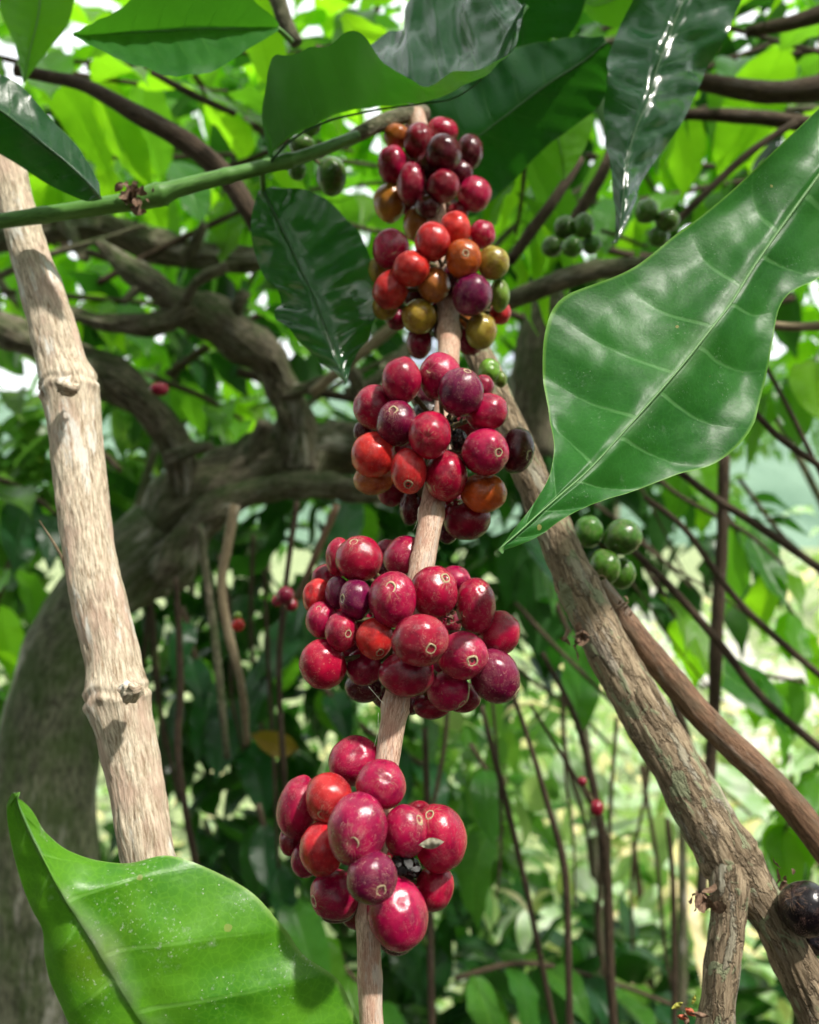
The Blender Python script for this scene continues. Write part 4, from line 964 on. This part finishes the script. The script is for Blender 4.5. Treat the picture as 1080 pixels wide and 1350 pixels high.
yl = put_leaf(None, W(395, 985, 1.0), (-.7, .1, .15), (0, -1, .3), .065, M['leaf_yellow'], 'yellow_leaf'); tag(yl, 'blurred dull yellow leaf behind, left of the lowest cluster', 'leaf')
# ------------------------------------------------------------------ leafy branches
G1 = 'leafy branches of the canopy at the upper left'
G2 = 'leafy branches of the canopy at the upper right'
G3 = 'leafy branches in the lower background'
br, mi, dk, fr = M['leaf_bright'], M['leaf_mid'], M['leaf_dark'], M['leaf_far']
LB = [
 # upper left: bright, lit through
 ([(-60, 60, .9, 4), (60, 90, .9, 4), (180, 110, .92, 3), (300, 120, .95, 2)], 5, .12, [br, br, mi], 'bright leafy branch above the arching brown branch at the upper left', G1),
 ([(-80, 210, 1.1, 4), (60, 200, 1.1, 4), (200, 215, 1.1, 3), (330, 240, 1.1, 2)], 6, .12, [br, br, mi], 'bright leafy branch between the green shoot and the arching brown branch', G1),
 ([(420, 60, 1.0, 4), (400, 150, 1.0, 4), (350, 220, 1.0, 3), (300, 290, 1.0, 2)], 5, .12, [br, mi], 'bright leafy branch behind the curled leaf', G1),
 ([(-60, 380, 1.3, 4), (80, 390, 1.3, 4), (200, 400, 1.3, 3), (330, 410, 1.3, 2)], 6, .12, [br, br, mi], 'bright leafy branch seen through the gnarled limbs', G1),
 ([(500, 10, 1.3, 4), (440, 60, 1.3, 4), (330, 70, 1.3, 3), (200, 40, 1.3, 3)], 6, .13, [br, mi], 'leafy branch at the top edge behind the broad folded leaf', G1),
 ([(150, 480, 1.2, 4), (260, 520, 1.2, 4), (330, 560, 1.2, 2)], 4, .11, [br, mi], 'low leafy branch between the gnarled limbs left of centre', G1),
 ([(-60, 620, 1.1, 4), (20, 640, 1.1, 4), (90, 690, 1.1, 3)], 4, .11, [mi, dk], 'leafy branch at the left edge behind the bare pale stem', G1),
 # upper right
 ([(640, 40, .8, 4), (690, 150, .8, 4), (690, 240, .8, 3), (680, 310, .8, 2)], 5, .11, [br, mi], 'bright leafy branch hanging right of the topmost cluster', G2),
 ([(1120, 60, 1.0, 4), (1000, 80, 1.0, 4), (900, 120, 1.0, 3), (820, 180, 1.0, 2)], 6, .12, [mi, br], 'leafy branch around the dark branches at the upper right', G2),
 ([(1120, 240, 1.2, 4), (980, 240, 1.2, 4), (860, 260, 1.2, 3), (740, 270, 1.2, 2)], 6, .12, [br, br, mi], 'bright leafy branch beyond the dark green cherries', G2),
 ([(1000, -40, 1.3, 4), (860, 10, 1.3, 4), (740, 60, 1.3, 3), (600, 80, 1.3, 3)], 6, .13, [mi, dk], 'shaded leafy branch across the top right', G2),
 ([(1130, 420, .9, 4), (1080, 470, .9, 4), (1020, 520, .9, 2)], 3, .10, [br, mi], 'leafy branch at the right edge below the big leaf', G2),
 # right middle
 ([(900, 560, 1.2, 4), (940, 650, 1.2, 4), (1000, 740, 1.2, 3), (1060, 830, 1.2, 2)], 5, .12, [br, mi], 'leafy branch behind the thin twigs at the right', G3),
 ([(690, 660, 1.1, 4), (720, 760, 1.1, 4), (760, 860, 1.1, 3)], 4, .12, [mi, dk], 'dark leafy branch behind the rough branch', G3),
 ([(860, 760, 1.0, 4), (900, 820, 1.0, 4), (980, 880, 1.0, 3), (1060, 900, 1.0, 2)], 5, .12, [mi, br], 'leafy branch above the smooth brown side limb', G3),
 ([(480, 640, 1.3, 4), (440, 740, 1.3, 4), (380, 830, 1.3, 3), (340, 900, 1.3, 3)], 6, .13, [dk, mi], 'dark leafy branch left of the widest cluster', G3),
 ([(240, 800, 1.3, 4), (270, 900, 1.3, 4), (330, 990, 1.3, 3)], 5, .12, [dk, mi], 'dark leafy branch right of the bare pale stem', G3),
 ([(620, 980, 1.0, 3), (650, 1040, 1.0, 3), (640, 1120, 1.0, 2)], 2, .10, [mi, fr], 'leafy branch just right of the lowest cluster', G3),
 ([(340, 1060, 1.2, 4), (370, 1160, 1.2, 4), (440, 1260, 1.2, 3), (520, 1340, 1.2, 3)], 6, .12, [dk, mi], 'dark leafy branch left of and below the lowest cluster', G3),
 ([(600, 1290, 1.1, 4), (690, 1270, 1.1, 4), (790, 1290, 1.1, 3), (900, 1330, 1.1, 3)], 6, .12, [dk, mi, fr], 'dark leafy branch along the bottom edge', G3),
 ([(1110, 1010, .9, 3), (1060, 1040, .9, 3), (1030, 1110, .9, 2)], 3, .11, [mi, br], 'leafy branch at the right edge below the smooth brown limb', G3),
 ([(20, 720, 1.25, 4), (-10, 820, 1.25, 4), (-20, 930, 1.25, 3)], 4, .12, [br, mi], 'bright leafy branch at the left edge beside the mossy trunk', G3),
 ([(420, 900, 1.4, 4), (480, 960, 1.4, 4), (560, 1010, 1.4, 3)], 5, .12, [dk, mi], 'shaded leafy branch between the two lowest clusters', G3),
]
for pp, n_, L_, mats, lab, grp in LB:
    leafy_branch(pp, n_, L_, mats, lab, grp, droop=.5)

# branches added above the picture, out of view, to shade the upper clusters
for i, (x, y, z, dx, dy) in enumerate([(-.2, .75, 1.95, .6, .1), (.1, .55, 1.92, .5, -.05), (-.5, 1.1, 1.95, .7, .1), (.25, 1.0, 2.0, .6, .1), (-.2, 1.4, 2.05, .6, .1), (-.9, .8, 1.9, .5, .2)]):
    pts = [(Vector((x, y, z)), .004), (Vector((x + dx * .5, y + dy * .5, z + .04)), .003), (Vector((x + dx, y + dy, z)), .002)]
    root = empty('leafy_branch', pts[0][0], 'leafy branch added overhead, out of view, to shade the upper clusters', 'branch', 'canopy overhead')
    link('twig', tube(pts, sides=8, step=.02), M['bark_twig'], root, pts[0][0])
    for k in range(6):
        P = pts[0][0].lerp(pts[2][0], (k + .5) / 6)
        for sg in (-1, 1):
            put_leaf(root, P, (rng.uniform(-.3, .6), sg, rng.uniform(-.6, 0)), (rng.uniform(-.3, .3), rng.uniform(-.3, .3), 1), rng.uniform(.11, .16), rng.choice([mi, br]))

# ------------------------------------------------------------------ ground, hills, far plants
def terrain(x, y):
    h = -.02 * y if y < 3 else -.06 + (y - 3) * .06
    h += .25 * noise.noise(Vector((x * .15, y * .15, 0))) * min(1, max(0, (y - 1) / 4))
    return h
def ground_mesh():
    V = []; n = 80
    ys = [-30, -12, -5, -2] + list(np.linspace(-1, 14, 50)) + list(np.linspace(16, 60, 24)) + [90, 150, 300, 700, 1500, 3000]
    xs = [-3000, -800, -250, -80, -40] + list(np.linspace(-24, 24, 60)) + [40, 80, 250, 800, 3000]
    for y in ys:
        for x in xs:
            V.append((x, y, terrain(x, min(y, 60)) if y < 70 else terrain(x, 60) + 0))
    ix = np.arange(len(V)).reshape(len(ys), len(xs))
    F4 = np.stack([ix[:-1, :-1], ix[:-1, 1:], ix[1:, 1:], ix[1:, :-1]], -1).reshape(-1, 4)
    return mesh_from(np.array(V), F4, True)
def ground_mat():
    m = NT('ground'); tc = m.n('ShaderNodeTexCoord'); sp = m.n('ShaderNodeSeparateXYZ'); m.l(tc.outputs['Object'], sp.inputs[0])
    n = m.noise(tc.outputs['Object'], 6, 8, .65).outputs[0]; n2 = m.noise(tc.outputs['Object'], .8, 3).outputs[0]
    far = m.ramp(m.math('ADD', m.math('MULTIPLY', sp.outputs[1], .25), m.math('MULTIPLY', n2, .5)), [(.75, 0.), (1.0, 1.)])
    c = m.mix(far, m.mix(m.ramp(n, [(.35, 0.), (.65, 1.)]), (.022, .016, .009), (.07, .05, .025)), m.mix(m.ramp(n, [(.35, 0.), (.65, 1.)]), (.05, .09, .02), (.45, .52, .25)))  # dark litter near the camera, put in to cut light bounced upward
    p = m.n('ShaderNodeBsdfPrincipled'); m.l(c, p.inputs['Base Color']); p.inputs['Roughness'].default_value = .9
    m.l(m.bump(n, .6, .03), p.inputs['Normal']); m.l(p.outputs[0], m.out.inputs[0]); return m.m
M['grass'] = ground_mat()
tag(link('ground', ground_mesh(), M['grass'], None), 'grassy ground of the plantation', 'ground', kind='structure')
def hill_mesh():
    V = []; nx, ny = 90, 30
    for j in range(ny):
        for i in range(nx):
            x = -500 + 1000 * i / (nx - 1); y = 140 + 260 * j / (ny - 1)
            h = 60 * math.sin(math.pi * min(1, j / (ny - 1) * .75)) + 22 * noise.noise(Vector((x * .008, y * .01, 2))) + 5 * noise.noise(Vector((x * .06, y * .06, 1)))
            V.append((x, y, (h if j else -3)))
    ix = np.arange(nx * ny).reshape(ny, nx)
    F4 = np.stack([ix[:-1, :-1], ix[:-1, 1:], ix[1:, 1:], ix[1:, :-1]], -1).reshape(-1, 4)
    return mesh_from(np.array(V), F4, True)
tag(link('hill', hill_mesh(), M['hill'], None), 'hazy wooded hill in the distance', 'hill', kind='structure')
# pale track to the right
V = []; 
for i in range(41):
    y = 5 + i * .5
    for s in (-1, 1):
        x = 2.3 + .12 * y + s * (.8) + .2 * math.sin(y); V.append((x, y, terrain(x, y) + .05))
ix = np.arange(82).reshape(41, 2)
tag(link('path', mesh_from(np.array(V), np.stack([ix[:-1, 0], ix[:-1, 1], ix[1:, 1], ix[1:, 0]], -1), True), M['soil'], None), 'pale sunlit earth track', 'path', kind='structure')

def bush(x, y, h, rad, n, mat, label, group, L=.12, seed=0, cat='bush', name='coffee_bush'):
    g = terrain(x, y); o = Vector((x, y, g))
    root = empty(name, o, label, cat, group)
    r = random.Random(seed)
    link('trunk', tube([(o + Vector((0, 0, -.03)), .022), (o + Vector((.03, 0, h * .5)), .015), (o + Vector((.0, .02, h * .9)), .006)], sides=8, step=.05), M['bark_twig'], root, o)
    cs = []
    for k in range(9):
        a = r.uniform(0, 6.28); q = r.uniform(.2, .75) * rad
        cs.append((o + Vector((math.cos(a) * q, math.sin(a) * q, h * r.uniform(.35, .95))), rad * r.uniform(.28, .55)))
    link('crown', crown_mesh([(tuple(c), rr) for c, rr in cs], n, L, seed + 5), mat, root, o)
BG = 'coffee bushes in the background'
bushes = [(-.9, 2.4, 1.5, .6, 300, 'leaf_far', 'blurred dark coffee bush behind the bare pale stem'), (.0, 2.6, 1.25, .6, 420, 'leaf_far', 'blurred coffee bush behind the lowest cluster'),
          (.55, 2.3, .95, .5, 380, 'leaf_sunlit', 'pale sunlit bush between the lowest cluster and the forked branch'), (1.1, 2.7, 1.1, .55, 380, 'leaf_sunlit', 'pale sunlit bush behind the fork at the lower right'),
          (-1.9, 3.2, 2.2, .8, 500, 'leaf_far', 'tall bush at the far left edge'), (1.9, 3.6, 1.6, .7, 380, 'leaf_sunlit', 'sunlit bush at the right edge in the distance'),
          (.4, 4.2, 1.5, .8, 450, 'leaf_sunlit', 'sunlit bush farther off behind the hanging stems'), (-.7, 4.4, 2.4, .9, 500, 'leaf_far', 'tall leafy bush farther off left of the clusters'),
          (1.3, 5.2, 1.3, .8, 400, 'leaf_sunlit', 'low sunlit bush near the track')]
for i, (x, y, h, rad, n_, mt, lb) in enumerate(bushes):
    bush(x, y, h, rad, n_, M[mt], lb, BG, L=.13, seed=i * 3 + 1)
# low ground cover
cs = []
r_ = random.Random(5)
for _ in range(260):
    y = 1.6 + 8 * r_.random() ** 1.3; x = r_.uniform(-.6, .6) * y * 1.4
    cs.append(((x, y, terrain(x, y) + .1), .28))
tag(link('ground_cover', crown_mesh(cs, 3600, .12, 77, droop=-.2), M['leaf_sunlit'], None), 'low leafy plants covering the slope', 'undergrowth', kind='stuff')
# shade trees on the far side
for i, (x, y, h, rad, lb) in enumerate([(-5, 9, 6, 2.4, 'shade tree beyond the bushes at the left'), (-.5, 12, 7, 2.6, 'shade tree in the distance behind the clusters'), (3.0, 14, 4.2, 2.2, 'shade tree beyond the track behind the big leaf'), (8, 16, 5, 2.5, 'shade tree at the far right')]):
    g = terrain(x, y); o = Vector((x, y, g))
    root = empty('shade_tree', o, lb, 'tree', 'shade trees in the distance')
    link('trunk', tube([(o, .16), (o + Vector((.1, 0, h * .5)), .11), (o + Vector((0, .1, h * .8)), .06)], sides=12, step=.2), M['bark_old'], root, o)
    r = random.Random(i)
    cs = [(tuple(o + Vector((r.uniform(-1, 1) * rad, r.uniform(-1, 1) * rad * .8, h * r.uniform(.55, 1.05)))), rad * r.uniform(.25, .5)) for _ in range(14)]
    link('crown', crown_mesh(cs, 1500, .30, i + 90), M['leaf_far'], root, o)

# coffee trees filling the middle distance; crown clumps (px, py, depth, radius m)
def crown_tree(name, clumps, per, L, mat, label, group, cat='tree', seed=0, foot=None):
    cs = [(tuple(W(x, y, d)), r) for x, y, d, r in clumps]
    cx = sum(c[0][0] for c in cs) / len(cs); cy = sum(c[0][1] for c in cs) / len(cs)
    if foot: cx, cy = foot
    o = Vector((cx, cy, terrain(cx, cy)))
    root = empty(name, o, label, cat, group)
    top = Vector(max((c[0] for c in cs), key=lambda q: q[2]))
    link('trunk', tube([(o, .016), (o.lerp(top, .5) + Vector((.05, 0, 0)), .011), (top, .005)], sides=10, step=.05, rough=.1, rfreq=12), M['bark_old'], root, o)
    link('crown', crown_mesh(cs, per * len(cs), L, seed), mat, root, o)
CT = 'coffee trees filling the middle distance'
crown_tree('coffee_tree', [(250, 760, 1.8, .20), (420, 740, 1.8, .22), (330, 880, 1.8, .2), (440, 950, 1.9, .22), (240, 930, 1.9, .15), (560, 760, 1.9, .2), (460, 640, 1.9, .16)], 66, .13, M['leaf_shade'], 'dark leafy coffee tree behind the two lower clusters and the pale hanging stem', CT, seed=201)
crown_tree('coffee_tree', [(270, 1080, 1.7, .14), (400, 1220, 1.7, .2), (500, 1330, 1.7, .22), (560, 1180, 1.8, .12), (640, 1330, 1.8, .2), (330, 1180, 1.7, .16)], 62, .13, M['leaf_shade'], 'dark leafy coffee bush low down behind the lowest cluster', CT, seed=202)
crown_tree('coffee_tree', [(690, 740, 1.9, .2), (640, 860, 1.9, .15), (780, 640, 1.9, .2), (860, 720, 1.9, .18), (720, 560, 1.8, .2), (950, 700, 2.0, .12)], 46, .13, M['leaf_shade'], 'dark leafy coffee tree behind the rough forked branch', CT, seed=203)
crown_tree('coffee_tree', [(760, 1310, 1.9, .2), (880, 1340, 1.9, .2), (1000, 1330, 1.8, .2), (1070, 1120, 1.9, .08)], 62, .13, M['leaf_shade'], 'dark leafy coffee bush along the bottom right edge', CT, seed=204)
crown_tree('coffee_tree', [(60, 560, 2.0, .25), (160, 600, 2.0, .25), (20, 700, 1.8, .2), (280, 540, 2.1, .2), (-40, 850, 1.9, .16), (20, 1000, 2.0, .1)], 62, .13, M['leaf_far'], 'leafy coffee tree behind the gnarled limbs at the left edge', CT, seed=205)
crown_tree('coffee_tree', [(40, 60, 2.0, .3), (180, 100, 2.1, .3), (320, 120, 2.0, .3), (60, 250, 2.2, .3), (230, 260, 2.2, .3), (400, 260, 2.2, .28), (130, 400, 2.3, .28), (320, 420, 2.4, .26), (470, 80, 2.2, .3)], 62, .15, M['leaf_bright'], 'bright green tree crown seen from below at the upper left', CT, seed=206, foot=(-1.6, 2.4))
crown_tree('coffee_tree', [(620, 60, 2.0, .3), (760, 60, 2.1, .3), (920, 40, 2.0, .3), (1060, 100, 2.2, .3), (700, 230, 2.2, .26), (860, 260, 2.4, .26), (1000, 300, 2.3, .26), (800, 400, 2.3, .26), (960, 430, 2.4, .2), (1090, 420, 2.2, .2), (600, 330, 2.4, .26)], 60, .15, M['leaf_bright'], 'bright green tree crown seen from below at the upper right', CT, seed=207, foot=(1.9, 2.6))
crown_tree('coffee_tree', [(900, 80, 1.6, .15), (1040, 210, 1.6, .16), (780, 370, 1.7, .12), (960, 340, 1.7, .14), (640, 250, 1.7, .14), (1080, 40, 1.6, .14), (720, 120, 1.7, .14)], 40, .13, M['leaf_shade'], 'dark leafy crown among the branches at the upper right', CT, seed=208, foot=(1.2, 1.8))
crown_tree('coffee_tree', [(50, 180, 1.6, .12), (310, 300, 1.6, .13), (200, 470, 1.7, .13), (430, 420, 1.7, .14), (330, 130, 1.6, .1)], 30, .13, M['leaf_shade'], 'dark leafy crown among the gnarled limbs at the upper left', CT, seed=209, foot=(-1.1, 1.9))
crown_tree('coffee_tree', [(640, 1010, 1.5, .12), (770, 990, 1.5, .1), (700, 1120, 1.5, .13), (840, 1090, 1.5, .1), (610, 1170, 1.5, .1), (900, 960, 1.6, .12), (1000, 980, 1.6, .12), (960, 1200, 1.5, .1)], 4, .11, M['leaf_sunlit'], 'thinly leaved coffee sapling against the sunlit slope, behind the hanging stems', CT, seed=210, foot=(.35, 1.7))
# unseen foliage added overhead and behind the camera to block light, opened along sun rays
r_ = np.random.RandomState(3); cs = []
SUNV = Vector((.42, -.42, .80)).normalized()
def clear(c, rad):
    for tgt, cl in ((Vector((-.02, .27, 1.36)), .30), (Vector((.10, .31, 1.42)), .26), (Vector((-.12, .33, 1.38)), .24), (Vector((.15, .36, 1.25)), .2), (Vector((.13, .36, 1.32)), .32), (Vector((.0, .34, 1.34)), .34), (Vector((.13, .30, 1.48)), .28), (Vector((-.13, .36, 1.46)), .2), (Vector((.6, 2.3, .6)), .7), (Vector((.25, 2.6, .8)), .5), (Vector((1.1, 2.8, .7)), .7), (Vector((.5, 4.2, .7)), .9), (Vector((-.7, 2.2, 1.95)), .6), (Vector((.7, 2.2, 1.95)), .5), (Vector((-.1, 3.2, .9)), .4)):
        v = Vector(c) - tgt; t = v.dot(SUNV)
        if (v - SUNV * t).length < cl + rad * (.95 if tgt.y < .5 else .55): return False
    return True
while len(cs) < 140:
    c = (r_.uniform(-4.5, 4.5), r_.uniform(-3.5, 1.5), r_.uniform(2.7, 3.8))
    if clear(c, .4): cs.append((c, .4))
for k in range(170):
    a = r_.uniform(math.pi * .95, math.pi * 2.05) if k % 3 else r_.uniform(0, 6.28)
    c = (3.6 * math.cos(a), 3.2 * math.sin(a) + .6, r_.uniform(.4, 2.6))
    if c[1] < 2.2 and clear(c, .45) and not (c[1] > -.3 and abs(c[0]) < .62 * c[1] + .7): cs.append((c, .45))
tag(link('light_blocking_canopy', crown_mesh(cs, 7400, .30, 55), M['leaf_shade'], None), 'unseen foliage added overhead and around the camera to block light', 'foliage', kind='stuff')

# ------------------------------------------------------------------ light
w = bpy.data.worlds.new('World'); sc.world = w; w.use_nodes = True
nt = w.node_tree; bgn = nt.nodes['Background']
sky = nt.nodes.new('ShaderNodeTexSky'); sky.sky_type = 'NISHITA'; sky.sun_disc = False
SUN = Vector((.42, -.42, .80)).normalized()
sky.sun_elevation = math.asin(SUN.z); sky.sun_rotation = math.atan2(SUN.x, SUN.y)
sky.air_density = 1.0; sky.dust_density = 4.0; sky.ozone_density = .6
tcw = nt.nodes.new('ShaderNodeTexCoord'); cn = nt.nodes.new('ShaderNodeTexNoise'); cn.inputs['Scale'].default_value = 2.2; cn.inputs['Detail'].default_value = 5
nt.links.new(tcw.outputs['Generated'], cn.inputs['Vector'])
cr = nt.nodes.new('ShaderNodeValToRGB'); cr.color_ramp.elements[0].position = .30; cr.color_ramp.elements[1].position = .5
nt.links.new(cn.outputs[0], cr.inputs[0])
cm_ = nt.nodes.new('ShaderNodeMix'); cm_.data_type = 'RGBA'; nt.links.new(cr.outputs[0], cm_.inputs[0]); nt.links.new(sky.outputs[0], cm_.inputs[6]); cm_.inputs[7].default_value = (11, 11.4, 11.6, 1)
nt.links.new(cm_.outputs[2], bgn.inputs[0]); bgn.inputs[1].default_value = .15
sd = bpy.data.lights.new('sun', 'SUN'); sd.energy = 5.0; sd.angle = R(2.5); sd.color = (1, .95, .87)
so = bpy.data.objects.new('sun', sd); col.objects.link(so)
so.rotation_euler = (-SUN).to_track_quat('-Z', 'Y').to_euler()

sc.view_settings.view_transform = 'Standard'; sc.view_settings.look = 'None'; sc.view_settings.exposure = 0
sc.cycles.use_denoising = True
sc.cycles.max_bounces = 6; sc.cycles.diffuse_bounces = 3; sc.cycles.glossy_bounces = 2; sc.cycles.transmission_bounces = 4
sc.cycles.sample_clamp_indirect = 8
sc.cycles.use_adaptive_sampling = True; sc.cycles.adaptive_threshold = .03
